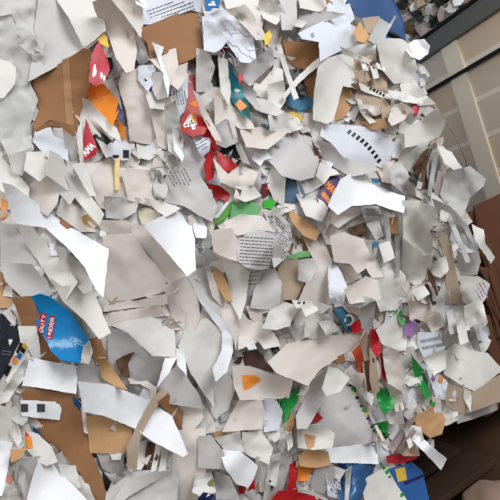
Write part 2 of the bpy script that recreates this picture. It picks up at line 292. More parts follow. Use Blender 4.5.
5 w 422,358 446,350 446,368 434,376
7 Gn2 411,354 424,370 431,396 426,400 420,388 413,370 ; k=.2 | long bright green plastic shred on the right | long green shred
8 w 444,352 455,343 470,350 488,353 503,370 475,392 462,386 444,374 ; b=.3 k=.06 | large clean white sheet at the right edge, lower half | right white sheet
6 k2 448,384 474,392 505,372 505,400 462,415 446,406 ; b=-.15 | pale taupe cardboard under the right white sheet | taupe cardboard
7 w 464,388 472,392 471,412 463,398 ; b=.2
5 l 426,366 442,376 456,392 456,402 436,398 430,380 ; w=.008 m=blob(430,376,436,384,V)
5 O2 440,374 444,378 442,384 439,380 ; | tiny orange streak scrap below the pale blue print |
5 w 432,396 458,404 458,420 446,426 434,412 ; w=.006 b=.1
5 s 456,416 498,402 497,410 470,420 458,424 ; fix=.02 w=.006
# strip region
2 T4 333,308 342,306 354,318 356,330 347,333 341,322 ; m=ring(349,320,5,Wt)poly(T2,334,309,342,308,350,322,346,330) | dark teal can label piece with a pale ring mark | ring-mark label
3 R2 350,326 360,318 364,330 354,334 ; | small red-brown scrap beside the ring-mark label |
3 k2 344,304 362,302 362,318 350,312 ; b=-.2
5 s 328,292 346,296 366,296 376,300 360,308 344,306 ; k=.3 b=.1
3 G 360,300 376,304 372,330 364,340 360,322 ; k=.2 b=-.2
4 R2 370,330 378,328 382,350 378,358 371,348 ; w=.006 | red foil strip among the vertical strips at right centre | red foil strip
4 R3 352,352 360,344 366,368 360,374 ; b=-.1 | dull orange-red strip left of the red foil strip |
3 k2 360,340 366,330 372,368 372,392 366,390 ; k=.3
4 k2 370,348 376,356 380,390 374,396 370,380 ; k=.3 b=-.2 
3 b2 364,362 374,358 376,394 368,392 ; b=-.3 | dark brown strip between the beige vertical strips |
4 R2 380,350 384,362 386,380 382,378 ; | thin red sliver below the red foil strip |
5 w 376,330 396,314 408,330 406,350 396,352 382,344 ; w=.004 b=.05
5 c 382,344 398,350 406,372 400,394 388,384 384,366 ; w=.008
4 c 386,382 402,392 404,410 396,412 ; w=.006
6 c 268,362 286,344 312,338 364,332 364,338 342,356 320,370 308,386 294,380 276,373 ; b=.1 k=.1 | large cream pointed sheet right of the chocolate brown piece | cream pointed sheet
5 b 330,360 344,354 346,362 334,364 ; b=-.3
6 g 297,429 296,416 305,398 312,380 332,363 338,368 318,410 307,429 ; k=.5 b=.05 | grey translucent trough-shaped sheet above the round white scrap | trough-shaped sheet
4 c 330,362 348,370 366,374 366,392 350,384 ; b=-.1
6 w 330,362 350,378 340,392 326,396 322,388 ; b=.15
6 w 350,378 374,396 372,406 358,392 ; b=.1
5 g 316,400 338,388 350,382 378,440 350,450 334,448 312,440 ; b=-.1 k=.05 m=dots(350,384,378,438,13,Mx) | grey sheet edged with a row of coloured print marks | colour-mark sheet
6 c 354,383 358,386 370,410 385,441 382,441 366,409 ; parent=colour-mark_sheet name=plain_margin
6 W 326,448 350,446 376,442 379,464 352,463 330,463 ; b=.35 k=.1 | bright white horizontal strip above the blue plastic film | white horizontal strip
5 l 376,443 390,453 384,464 379,464 ; b=-.1 parent=white_horizontal_strip name=folded_end
3 T5 334,462 378,462 368,480 358,504 340,504 ; w=.012 | crinkled dark blue plastic film under the white horizontal strip | dark blue film
4 s 346,470 352,466 348,504 344,504 ; k=.3
7 w 360,482 376,472 386,466 394,480 410,504 366,504 ; b=.3 k=.2 m=blob(386,468,391,474,Gn2)blob(398,492,405,498,Gn2)dots(380,462,392,480,4,Gn2) | white scrap with green printed marks at the bottom edge | green-mark scrap
2 D 386,470 412,462 422,470 430,504 398,504 ; m=@yellow_label/poly(Y2,395,469,405,467,407,480,398,482)@strap/poly(N,404,482,424,474,425,476,405,485) | blue carton with a yellow square label at the bottom | blue label carton
3 R 386,456 412,452 418,458 400,464 388,463 ; | dull red paper strip above the blue label carton | dull red strip
5 G2 388,446 408,420 416,416 414,430 398,446 392,454 ; b=-.1 k=.2
5 k2 396,450 412,434 418,446 420,456 404,456 ; w=.008
5 w 402,428 420,424 424,440 412,446 404,440 ; w=.012
6 W 413,441 420,436 447,459 441,470 ; b=.3 | stubby white strip jutting over the dark floor gap | jutting strip
5 w 424,444 430,438 434,440 434,450 431,448 430,442 426,446
6 k 414,420 420,414 436,404 446,420 442,434 430,438 420,430 ; b=.1 w=.006 | pale tan kraft crumple near the bale's lower corner | tan kraft crumple
4 Gn2 376,392 388,388 396,398 394,408 384,414 378,404 ; w=.01 | crumpled green plastic bit below the vertical strips | upper green crumple
4 Gn2 372,424 388,421 388,436 380,434 ; w=.01 | crumpled green plastic bit beside the colour-mark sheet | lower green crumple
4 K 380,432 390,434 386,440 ; | tiny black shred below the lower green crumple |
3 g 378,406 400,404 404,424 390,424 ; w=.01
6 Gn2 430,400 436,402 434,406 430,405 ; | tiny green fleck near the tan kraft crumple |
# bottom centre
5 Ch 234,363 244,352 258,350 274,372 250,367 ; | dark chocolate brown card quadrilateral at lower centre | chocolate card
6 c 232,366 250,366 272,374 294,378 289,398 262,400 240,400 234,386 ; b=.15 m=@printed_patch/poly(Or,242,375,255,375,261,380,250,388,244,391) | cream sheet with an orange printed patch below the chocolate card | orange-patch sheet
5 w 186,326 206,318 222,330 222,350 214,368 214,408 200,388 190,372 178,346 ; b=.15 k=.1 | big pale folded sheet left of the chocolate card | big folded sheet
6 W 198,298 214,310 226,322 233,332 233,352 227,372 216,382 213,368 222,350 222,332 ; b=.25 k=.3
4 g 212,376 228,372 236,388 228,410 216,420 206,402 ; b=-.1
5 c 218,300 240,308 256,330 236,350 232,334 222,318 ; b=.1 k=.1
5 c 240,318 262,322 276,334 258,342 238,350 ; b=.1
6 w 256,338 274,333 281,346 264,349 ; b=.1
4 K 270,348 279,343 281,354 274,354 ; | small black-green crumb scrap right of the chocolate card | black-green crumb
6 W 246,345 254,341 257,349 249,350 ; b=.4
4 c 206,270 220,276 236,306 226,312 212,296 ; b=.0
6 k 213,266 220,270 228,284 232,302 226,300 218,288 ; k=.2 | curved orange-kraft sliver below left of the centre newsprint | curved kraft sliver
6 w 222,262 240,264 250,272 246,300 240,320 230,300 228,280 ; b=.0 k=.15
5 g 246,268 264,266 256,290 250,298 246,290 ; m=lines(249,270,260,286,4,-5)
6 g 250,308 254,290 264,270 274,266 282,284 280,304 270,310 ; b=.05 k=.15
5 c 246,306 262,306 272,314 258,326 250,318
7 w 270,310 286,302 300,306 290,326 276,330 262,328 ; b=.1 w=.004
6 R 285,324 290,314 294,318 289,324 ; | tiny red triangle scrap in the centre lower area | tiny red fleck
4 K 284,299 291,297 292,304 285,305 ; | small black crumb scrap below the beige rounded card | black crumb
5 w 292,300 318,302 332,306 322,314 296,308 ; m=dots(298,302,312,304,3,K)
5 w 294,308 310,312 306,326 294,326
4 g 288,326 304,320 310,336 296,342 ; w=.008
5 w 306,312 328,314 340,330 322,340 304,338 ; b=.1 w=.004
5 Gn2 275,404 290,394 301,385 297,402 284,424 282,410 ; k=.3 m=poly(K,274,408,282,402,280,408) | glossy green leaf-shaped shred below the cream pointed sheet | green leaf shred
6 c 222,432 232,412 240,398 262,400 264,410 262,429 238,431 ; b=.15
5 l 262,398 275,398 283,412 279,430 264,432 ; b=-.1 k=.2
5 k 284,430 292,412 295,424 290,434 ; 
4 k 210,431 222,431 226,436 214,438 ; | small orange-brown scrap left of the lower centre whites | small rusty scrap
6 w 242,432 262,431 273,448 269,465 254,458 243,452 ; b=.05
5 w 214,438 240,431 244,452 226,452 ; b=-.1 w=.004
7 W 218,449 240,451 258,466 254,479 248,488 236,484 226,470 ; b=.3 | bright white blunt scrap at the bottom centre | blunt white scrap
5 g 198,436 212,436 224,452 227,470 198,468 ; b=-.1
4 R2 246,482 255,476 255,491 240,494 238,487 ; | dark red bit under the blunt white scrap | dark red bit
5 N 198,498 204,492 214,494 217,504 198,504 ; w=.006 | navy blue crumpled blob at the bottom edge | navy blob
4 Ol 208,482 214,477 214,490 209,489 ; | tiny olive green scrap above the navy blob |
4 g 214,470 230,476 240,500 216,500 ; w=.008
5 g 256,456 271,462 270,492 254,492 ; b=-.1 k=.2
5 s 270,456 292,448 292,470 282,488 286,504 262,504 ; w=.008
5 s 284,430 296,434 296,452 286,460 278,446 ; w=.010
5 R2 290,464 297,460 296,488 288,490 ; 
6 R2 268,504 278,491 298,489 318,494 332,504 ; k=.2 | broad dark red wrapper at the bottom edge, right of centre | broad red wrapper
7 w 298,489 318,492 334,504 330,505 316,496 298,492 ; k=.2
5 O 298,465 314,466 308,481 297,481 ; | bright orange square scrap under the beige cup rim | lower orange square
6 k 298,456 310,449 328,452 331,465 316,468 300,466 ; k=.4 | beige curved cup-like cardboard above the lower orange square | beige cup rim
6 w 298,426 322,424 335,434 332,448 312,450 298,448 ; k=.3 m=@tan_lining/poly(k,304,434,316,436,314,446,308,450) | round white scrap with a tan stain | round white scrap
5 R2 306,424 318,412 323,418 318,422 ; | thin maroon sliver above the round white scrap |
5 G 314,470 334,458 334,480 324,494 310,490 ; b=-.2
4 l 326,474 340,472 342,500 328,496 ; w=.012 m=lines(328,476,340,494,4,40,N)
4 w 334,466 346,470 340,480 332,476
# small crumples and strips
6 w 358,55 362,57 369,70 364,71 ; k=.5
6 w 370,66 376,64 379,78 374,79 ; k=.5
6 k2 355,72 366,69 371,80 360,83 ; b=-.2
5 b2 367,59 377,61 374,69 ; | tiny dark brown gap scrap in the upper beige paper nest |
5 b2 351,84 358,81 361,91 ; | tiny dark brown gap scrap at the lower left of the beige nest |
6 G 428,149 433,147 421,190 416,188 ; k=.3
6 G 434,152 439,152 431,197 427,195 ; k=.3
6 b2 424,156 428,156 424,187 420,184 ; b=-.2 | narrow dark brown fibre strip left of the white edge leaf |
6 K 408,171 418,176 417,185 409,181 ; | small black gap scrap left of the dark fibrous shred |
6 G2 438,170 442,172 438,197 434,194
7 s 446,216 450,213 471,262 466,263 ; k=.3
7 G 452,209 456,211 479,246 475,249 ; k=.3 b=-.1
6 w 440,209 449,213 447,222 440,220
6 g 366,224 378,218 384,236 376,240
6 G 384,213 388,213 392,252 388,257 ; b=-.2
6 w 378,244 390,240 395,258 384,263 ; b=.2
6 G 395,234 400,233 399,277 395,277 ; b=-.2
6 K 425,284 429,283 436,304 433,306 429,296 ; | thin black curved sliver beside the pinkish cream crumple |
6 w 411,290 424,285 430,294 418,301 ; b=.2
6 c 424,318 440,312 444,326 432,333
6 g 446,312 452,309 459,332 450,335 ; k=.3
7 w 456,320 464,317 469,342 460,345 ; k=.3 b=.2
6 G 470,328 474,326 481,352 475,351 ; b=-.2
7 w 300,306 312,301 319,310 306,317 ; b=.2
7 g 318,322 332,319 339,330 326,335
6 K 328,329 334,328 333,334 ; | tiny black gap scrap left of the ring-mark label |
6 G2 391,444 412,417 415,420 396,449
7 G2 398,449 416,424 419,428 402,453
7 w 404,430 408,427 413,446 409,449 ; k=.3
7 w 286,434 292,431 293,446 288,451 ; k=.4
6 g 271,462 280,459 276,487 270,485 ; k=.4
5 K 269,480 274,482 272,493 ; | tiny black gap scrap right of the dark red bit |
6 w 12,424 22,440 18,447 10,434 ; b=.3
5 G 20,464 26,470 24,491 18,482
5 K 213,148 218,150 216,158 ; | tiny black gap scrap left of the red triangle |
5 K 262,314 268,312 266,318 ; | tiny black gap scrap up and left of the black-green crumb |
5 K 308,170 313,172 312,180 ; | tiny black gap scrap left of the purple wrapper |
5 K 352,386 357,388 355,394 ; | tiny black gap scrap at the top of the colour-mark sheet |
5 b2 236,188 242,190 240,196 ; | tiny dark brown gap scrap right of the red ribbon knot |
'''
import bpy, bmesh, math, random, re
from mathutils import Vector, noise, Matrix
from mathutils.geometry import delaunay_2d_cdt
random.seed(7)
C = bpy.context.scene.collection
ZC = 0.95            # camera height
F = 450.0            # focal length, pixels of the 500 px frame
YAW = math.radians(25); ROLL = math.radians(17)
CAM = Vector((0, -1, ZC))
FW = Vector((math.sin(YAW), math.cos(YAW), 0)); RT = Vector((math.cos(YAW), -math.sin(YAW), 0)); UP = Vector((0, 0, 1))
CR, SR = math.cos(ROLL), math.sin(ROLL)
def ray(px, py):
    dx, dy = px-250, py-250
    xr = dx*CR - dy*SR; dn = dx*SR + dy*CR
    return FW + RT*(xr/F) - UP*(dn/F)
def P(px, py, h=0.0):            # point of the bale face (plane y = -h) seen at a pixel
    d = ray(px, py); return CAM + d*((1-h)/d.y)
def PX(px, py, X):               # point of the side wall (plane x = X)
    d = ray(px, py); return CAM + d*(X/d.x)
def PZ(px, py, Z):
    d = ray(px, py); return CAM + d*((Z-ZC)/d.z)

# ---------------------------------------------------------------- materials
MATS = {}
def mat(name, col, rough=.65, var=.05, scale=60, bump=.15, spec=.3, trans=0.0, metal=0, coat=0, fib=False):
    m = bpy.data.materials.new(name); m.use_nodes = True
    nt = m.node_tree; N = nt.nodes; L = nt.links
    b = N['Principled BSDF']; out = N['Material Output']
    b.inputs['Roughness'].default_value = rough; b.inputs['Specular IOR Level'].default_value = spec
    b.inputs['Metallic'].default_value = metal; b.inputs['Coat Weight'].default_value = coat
    tc = N.new('ShaderNodeTexCoord'); nz = N.new('ShaderNodeTexNoise')
    nz.inputs['Scale'].default_value = scale; nz.inputs['Detail'].default_value = 4
    L.new(tc.outputs['Object'], nz.inputs['Vector'])
    if fib:
        mp = N.new('ShaderNodeMapping'); mp.inputs['Scale'].default_value = (1, 1, .12)
        L.new(tc.outputs['Object'], mp.inputs['Vector']); L.new(mp.outputs['Vector'], nz.inputs['Vector'])
    mx = N.new('ShaderNodeMix'); mx.data_type = 'RGBA'
    mx.inputs['A'].default_value = (*[c*(1-var) for c in col], 1); mx.inputs['B'].default_value = (*[min(1, c*(1+var)) for c in col], 1)
    L.new(nz.outputs['Fac'], mx.inputs['Factor']); L.new(mx.outputs['Result'], b.inputs['Base Color'])
    bp = N.new('ShaderNodeBump'); bp.inputs['Strength'].default_value = bump; bp.inputs['Distance'].default_value = .002
    L.new(nz.outputs['Fac'], bp.inputs['Height']); L.new(bp.outputs['Normal'], b.inputs['Normal'])
    if trans:
        t = N.new('ShaderNodeBsdfTranslucent'); s = N.new('ShaderNodeMixShader'); s.inputs['Fac'].default_value = trans
        L.new(mx.outputs['Result'], t.inputs['Color']); L.new(b.outputs['BSDF'], s.inputs[1]); L.new(t.outputs['BSDF'], s.inputs[2])
        L.new(s.outputs['Shader'], out.inputs['Surface'])
    MATS[name] = m; return m
def srgb(*c): return tuple(((x/255)/12.92 if x/255 <= .04045 else ((x/255+.055)/1.055)**2.4) for x in c)
# code: (material name, sRGB colour, noun, colour word, object name, kwargs)
PAL = {
 'w': ('white_paper', (230,226,221), 'paper', 'white', 'paper_scrap', dict(trans=.12)),
 'W': ('bright_white_paper', (246,247,251), 'paper', 'bright white', 'paper_scrap', dict(trans=.1)),
 'c': ('cream_paper', (225,215,207), 'paper', 'cream', 'paper_scrap', dict(trans=.1)),
 'g': ('grey_paper', (208,204,202), 'paper', 'pale grey', 'paper_scrap', dict(trans=.1)),
 'G': ('mid_grey_paper', (170,167,165), 'paper', 'grey', 'paper_scrap', {}),
 'G2': ('mauve_paper', (160,142,142), 'paper', 'mauve grey', 'paper_scrap', {}),
 'l': ('bluish_paper', (224,226,234), 'paper', 'bluish white', 'paper_scrap', dict(trans=.1)),
 's': ('plastic_film', (212,211,208), 'plastic film', 'translucent greyish', 'plastic_scrap', dict(rough=.35, trans=.25, spec=.5)),
 'b': ('brown_cardboard', (150,108,74), 'cardboard', 'brown', 'cardboard_scrap', dict(rough=.8)),
 'b3': ('worn_brown_cardboard', (168,128,94), 'cardboard', 'worn brown', 'cardboard_scrap', dict(rough=.8)),
 'e': ('eggshell_paper', (216,213,205), 'paper', 'dull eggshell', 'paper_scrap', dict(trans=.12)),
 'b2': ('dark_brown_cardboard', (92,66,50), 'cardboard', 'dark brown', 'cardboard_scrap', dict(rough=.8, var=.3, scale=40)),
 'k': ('kraft_board', (193,152,110), 'kraft board', 'tan', 'cardboard_scrap', dict(rough=.8, var=.1, scale=200)),
 'k2': ('pale_kraft_board', (178,158,138), 'kraft board', 'pale taupe', 'cardboard_scrap', dict(rough=.8)),
 'o': ('peach_board', (222,172,122), 'card', 'peach', 'cardboard_scrap', {}),
 'K': ('black_plastic', (32,31,30), 'plastic', 'black', 'plastic_scrap', dict(rough=.4)),
 'K2': ('glossy_black_plastic', (28,32,42), 'plastic', 'glossy black', 'plastic_scrap', dict(rough=.22, spec=.6)),
 'R': ('crimson_foil', (186,42,58), 'wrapper', 'crimson', 'wrapper_scrap', dict(rough=.4)),
 'R2': ('red_foil', (178,32,38), 'wrapper', 'red', 'wrapper_scrap', dict(rough=.35, var=.4, scale=45)),
 'R3': ('orange_red_foil', (190,74,42), 'wrapper', 'orange-red', 'wrapper_scrap', dict(rough=.4)),
 'Rd': ('red_print', (160,24,60), 'wrapper', 'red', 'wrapper_scrap', {}),
 'F': ('flame_red_foil', (176,42,34), 'wrapper', 'flame red', 'wrapper_scrap', dict(rough=.38, var=.25, scale=30)),
 'O': ('orange_wrapper', (232,138,52), 'wrapper', 'orange', 'wrapper_scrap', dict(rough=.4)),
 'O2': ('orange_card', (226,150,92), 'card', 'orange', 'cardboard_scrap', {}),
 'Or': ('orange_print', (240,148,56), 'card', 'orange', 'cardboard_scrap', {}),
 'Or2': ('amber_print', (240,132,50), 'card', 'amber', 'cardboard_scrap', {}),
 'Y': ('yellow_plastic', (232,190,52), 'plastic', 'yellow', 'plastic_scrap', dict(rough=.4)),
 'Y2': ('mustard_card', (214,176,70), 'card', 'mustard', 'cardboard_scrap', {}),
 'Yd': ('ochre_card', (176,136,80), 'card', 'ochre', 'cardboard_scrap', dict(var=.3)),
 'y': ('pale_yellow_card', (232,200,140), 'card', 'pale yellow', 'cardboard_scrap', {}),
 'y2': ('yellowish_paper', (216,206,184), 'paper', 'yellowish', 'paper_scrap', {}),
 'N': ('navy_plastic', (34,42,92), 'plastic', 'navy', 'plastic_scrap', dict(rough=.4)),
 'P': ('pink_red_plastic', (212,62,80), 'plastic', 'pinkish red', 'plastic_scrap', {}),
 'P2': ('faded_pink_paper', (206,140,122), 'paper', 'faded pink', 'paper_scrap', {}),
 'T': ('teal_plastic', (36,128,142), 'plastic', 'teal', 'plastic_scrap', dict(rough=.35)),
 'T2': ('slate_teal_card', (64,118,146), 'card', 'slate teal', 'cardboard_scrap', {}),
 'T3': ('deep_blue_plastic', (18,72,120), 'plastic', 'deep blue', 'plastic_scrap', {}),
 'T3b': ('slate_blue_card', (84,110,134), 'card', 'slate blue', 'cardboard_scrap', {}),
 'T4': ('dark_teal_card', (34,74,92), 'card', 'dark teal', 'cardboard_scrap', dict(rough=.4)),
 'T5': ('blue_film', (46,92,140), 'plastic', 'blue', 'plastic_scrap', dict(rough=.2, var=.4, scale=25, spec=.6)),
 'Tg': ('teal_green_plastic', (30,92,84), 'plastic', 'teal green', 'plastic_scrap', dict(rough=.35)),
 'Bb': ('bright_blue_print', (34,110,176), 'card', 'bright blue', 'cardboard_scrap', {}),
 'B': ('blue_sheeting', (58,90,138), 'plastic', 'blue', 'plastic_scrap', dict(rough=.4, var=.2, scale=9, spec=.5)),
 'C': ('cyan_blue_carton', (14,128,190), 'carton', 'cyan blue', 'carton_scrap', dict(rough=.25, coat=.4)),
 'D': ('blue_carton', (48,96,158), 'carton', 'blue', 'carton_scrap', dict(rough=.4)),
 'U': ('purple_wrapper', (74,48,86), 'wrapper', 'purple', 'wrapper_scrap', dict(rough=.4, var=.3)),
 'V': ('violet_film', (150,108,160), 'plastic', 'violet', 'plastic_scrap', {}),
 'Wt': ('white_ink', (238,232,230), 'print', 'white', 'print', {}),
 'Dg': ('charcoal_ink', (62,64,70), 'print', 'charcoal', 'print', {}),
 'Gy': ('grey_ink', (150,156,164), 'print', 'grey', 'print', {}),
 'Gn': ('green_paper', (110,172,116), 'paper', 'green', 'paper_scrap', {}),
 'Gn2': ('green_plastic', (34,140,62), 'plastic', 'green', 'plastic_scrap', dict(rough=.3, var=.35, scale=50)),
 'Gr': ('leaf_green_card', (96,160,70), 'card', 'leaf green', 'cardboard_scrap', {}),
 'Gr2': ('soft_green_plastic', (110,170,110), 'plastic', 'soft green', 'plastic_scrap', {}),
 'Gl': ('bright_green_card', (60,170,50), 'card', 'bright green', 'cardboard_scrap', {}),
 'Wn': ('wine_card', (96,34,40), 'card', 'wine red', 'cardboard_scrap', {}),
 'Ol': ('olive_paper', (128,136,84), 'paper', 'olive', 'paper_scrap', {}),
 'Ch': ('chocolate_card', (78,56,50), 'card', 'chocolate brown', 'cardboard_scrap', {}),
 'Cl': ('pale_cyan_ink', (120,200,230), 'print', 'cyan', 'print', {}),
 'Br': ('tan_ink', (190,150,110), 'print', 'tan', 'print', {}),
 'Bn': ('brown_streak', (112,92,86), 'print', 'brown', 'print', {}),
 'Ik': ('grey_text_ink', (112,112,122), 'print', 'grey', 'print', {}),
 'Pn': ('pen_ink', (168,168,186), 'print', 'grey', 'print', {}),
}
def M(code):
    n, col, noun, cw, kind, kw = PAL[code]
    if n not in MATS: mat(n, srgb(*col), **kw)
    return MATS[n]

def tag(o, label=None, cat=None, group=None, kind=None):
    if label: o['label'] = label
    if cat: o['category'] = cat
    if group: o['group'] = group
    if kind: o['kind'] = kind
    return o
def inside(x, y, poly):
    r = False; j = len(poly)-1
    for i in range(len(poly)):
        xi, yi = poly[i]; xj, yj = poly[j]
        if (yi > y) != (yj > y) and x < (xj-xi)*(y-yi)/(yj-yi)+xi: r = not r
        j = i
    return r
def area(p): return .5*abs(sum(p[i-1][0]*p[i][1]-p[i][0]*p[i-1][1] for i in range(len(p))))
def cen(p): return (sum(a for a, b in p)/len(p), sum(b for a, b in p)/len(p))

def densify(poly, step, jit, rnd):
    out = []
    n = len(poly)
    for i in range(n):
        a = poly[i]; b = poly[(i+1) % n]
        d = math.hypot(b[0]-a[0], b[1]-a[1]); k = max(1, int(d/step))
        nx, ny = (-(b[1]-a[1])/(d+1e-6), (b[0]-a[0])/(d+1e-6))
        bow = rnd.uniform(-.012, .012)*d*(1 if jit else 0)
        for j in range(k):
            t = j/k; q = rnd.uniform(-jit, jit)*(1 if j else .4) + bow*4*t*(1-t)
            out.append((a[0]+(b[0]-a[0])*t+nx*q, a[1]+(b[1]-a[1])*t+ny*q))
    return out
def tri(poly, sp, rnd=None):
    """triangulated region of the outline, interior points on a jittered grid"""
    pts = [Vector((x, -y)) for x, y in poly]; n = len(pts)
    xs = [p[0] for p in poly]; ys = [p[1] for p in poly]
    y = min(ys)+sp*.6; row = 0
    while y < max(ys):
        x = min(xs)+sp*(.5 if row % 2 else .95)
        while x < max(xs):
            jx = x+(rnd.uniform(-.2, .2)*sp if rnd else 0); jy = y+(rnd.uniform(-.2, .2)*sp if rnd else 0)
            if inside(jx, jy, poly) and all((jx-a)**2+(jy-b)**2 > (sp*.4)**2 for a, b in poly): pts.append(Vector((jx, -jy)))
            x += sp
        y += sp*.87; row += 1
    v, e, f, *_ = delaunay_2d_cdt(pts, [], [list(range(n))], 1, 1e-4)
    return [(p.x, -p.y) for p in v], f

# ---------------------------------------------------------------- marks (print on the scraps), outlines in the scrap's own plane
GLY = {'A': [[(0,0),(.5,1),(1,0)],[(.25,.4),(.75,.4)]], 'M': [[(0,0),(0,1),(.5,.4),(1,1),(1,0)]], 'D': [[(0,0),(0,1),(.6,1),(1,.7),(1,.3),(.6,0),(0,0)]],
 'U': [[(0,1),(0,.2),(.3,0),(.7,0),(1,.2),(1,1)]], 'T': [[(0,1),(1,1)],[(.5,1),(.5,0)]], 'Y': [[(0,1),(.5,.5),(1,1)],[(.5,.5),(.5,0)]],
 'N': [[(0,0),(0,1),(1,0),(1,1)]], 'E': [[(1,0),(0,0),(0,1),(1,1)],[(0,.5),(.8,.5)]], 'R': [[(0,0),(0,1),(.8,1),(1,.75),(.8,.5),(0,.5)],[(.5,.5),(1,0)]],
 '4': [[(.75,0),(.75,1),(0,.35),(1,.35)]]}
def stroke(pl, w, out):
    for (x0, y0), (x1, y1) in zip(pl, pl[1:]):
        d = math.hypot(x1-x0, y1-y0)
        if d < 1e-5: continue
        nx, ny = -(y1-y0)/d*w/2, (x1-x0)/d*w/2; ex, ey = (x1-x0)/d*w*.3, (y1-y0)/d*w*.3
        out.append([(x0+nx-ex, y0+ny-ey), (x1+nx+ex, y1+ny+ey), (x1-nx+ex, y1-ny+ey), (x0-nx-ex, y0-ny-ey)])
def marks(spec, rnd):
    res = []       # (code, polygon)
    for fn, args in re.findall(r'(\w+)\(([^)]*)\)', spec or ''):
        a = [x.strip() for x in args.split(',')]
        fl = lambda s: [float(v) for v in s]
        if fn == 'sq': v = fl(a[:4]); res.append((a[4], [(v[0],v[1]),(v[2],v[1]),(v[2],v[3]),(v[0],v[3])]))
        elif fn == 'poly': v = fl(a[1:]); res.append((a[0], list(zip(v[::2], v[1::2]))))
        elif fn == 'band':
            v = fl(a[1:]); res.append(({'7': 'b3', '9': 'k2', '12': 'Gy'}[a[0]], list(zip(v[::2], v[1::2]))))
        elif fn == 'blob':
            v = fl(a[:4]); cx, cy = (v[0]+v[2])/2, (v[1]+v[3])/2
            for q in range(4):
                r = [rnd.uniform(.25, .6) for _ in range(7)]; ox, oy = rnd.uniform(-.5, .5)*(v[2]-v[0])/2, rnd.uniform(-.5, .5)*(v[3]-v[1])/2
                res.append((a[4], [(cx+ox+math.cos(i*.897)*r[i]*(v[2]-v[0])/2, cy+oy+math.sin(i*.897)*r[i]*(v[3]-v[1])/2) for i in range(7)]))
        elif fn == 'lines':
            x0, y0, x1, y1, n, ang = fl(a[:6]); code = {'U': 'V', 'N': 'N'}.get(a[6] if len(a) > 6 else '', 'Ik')
            cx, cy = (x0+x1)/2, (y0+y1)/2; ra = math.radians(ang); ca, sa = math.cos(ra), math.sin(ra)
            R = math.hypot(x1-x0, y1-y0)/2 if abs(ang) > 15 else (x1-x0)/2
            H = (y1-y0)/2 if abs(ang) <= 15 else min(x1-x0, y1-y0)/2*1.1
            n = int(n)
            for i in range(n):
                v = -H+2*H*(i+.5)/n; u = -R
                while u < R:
                    L_ = rnd.uniform(1.2, 4); p = []
                    t = min(.9, H/n*.8)
                    for du, dv in ((0,-t/2),(L_,-t/2),(L_,t/2),(0,t/2)):
                        p.append((cx+(u+du)*ca-(v+dv)*sa, cy+(u+du)*sa+(v+dv)*ca))
                    if all(x0-1 <= q[0] <= x1+1 and y0-1 <= q[1] <= y1+1 for q in p): res.append((code, p))
                    u += L_+rnd.uniform(.5, 1.1)
        elif fn == 'txt':
            s = a[0]; x, y, hgt = fl(a[1:4]); code = a[6]; dx, dy = fl(a[4:6])
            # baseline direction (dx,dy) in the plane of the scrap; for the two stacked words the direction runs upwards
            ddx, ddy = dx, dy
            d = math.hypot(ddx, ddy); bx, by = ddx/d, ddy/d; ux, uy = by, -bx
            if s in ('44', '45'): bold = 3.6 if s == '44' else 2.1; s = '4'; hgt = 13
            else: bold = hgt*.24
            adv = d/len(s) if len(s) > 1 else 15
            for i, ch in enumerate(s):
                for pl in GLY[ch]:
                    stroke([(x+bx*(i*adv+gx*adv*.7)+ux*gy*hgt, y+by*(i*adv+gx*adv*.7)+uy*gy*hgt) for gx, gy in pl], bold if len(s) == 1 else max(.55, bold), tmp := [])
                    res += [(code, t) for t in tmp]
        elif fn == 'curve':
            v = fl(a[:-1]); stroke(list(zip(v[::2], v[1::2])), .8, tmp := []); res += [(a[-1], t) for t in tmp]
        elif fn == 'ring':
            x, y, r = fl(a[:3]); stroke([(x+math.cos(i*.57)*r*.8, y+math.sin(i*.57)*r) for i in range(12)], 1.8, tmp := []); res += [(a[3], t) for t in tmp]
        elif fn == 'scr':
            x0, y0, x1, y1 = fl(a)
            for i in range(16):
                x, y = rnd.uniform(x0, x1), rnd.uniform(y0, y1); th = rnd.uniform(.3, 1.2); pl = []
                for k in range(8):
                    pl.append((x, y)); th += rnd.uniform(-.6, .6); x += 2.2*math.cos(th); y += 2.2*math.sin(th)
                stroke(pl, .55, tmp := []); res += [('Pn', t) for t in tmp]
        elif fn == 'dots' or fn == 'strip':
            x0, y0, x1, y1 = fl(a[:4]); n = int(a[4]); d = math.hypot(x1-x0, y1-y0); bx, by = (x1-x0)/d, (y1-y0)/d
            sz = 2.3 if fn == 'strip' else 1.5
            for i in range(n):
                t = (i+.3)/n*d; cx, cy = x0+bx*t, y0+by*t
                if fn == 'strip': cx += 2.5*math.sin(math.pi*t/d); cy -= 2.5*math.sin(math.pi*t/d)
                code = a[5] if a[5] != 'Mx' else ['K', 'Gn2', 'Y2', 'K', 'V'][i % 5]
                w_, h_ = (sz*.62, sz) if fn == 'strip' else (sz*rnd.uniform(.6, 1.2), sz)
                # long side across the row
                res.append((code, [(cx+bx*w_*p+by*h_*q, cy+by*w_*p-bx*h_*q) for p, q in ((-1,-1),(1,-1),(1,1),(-1,1))]))
    return res

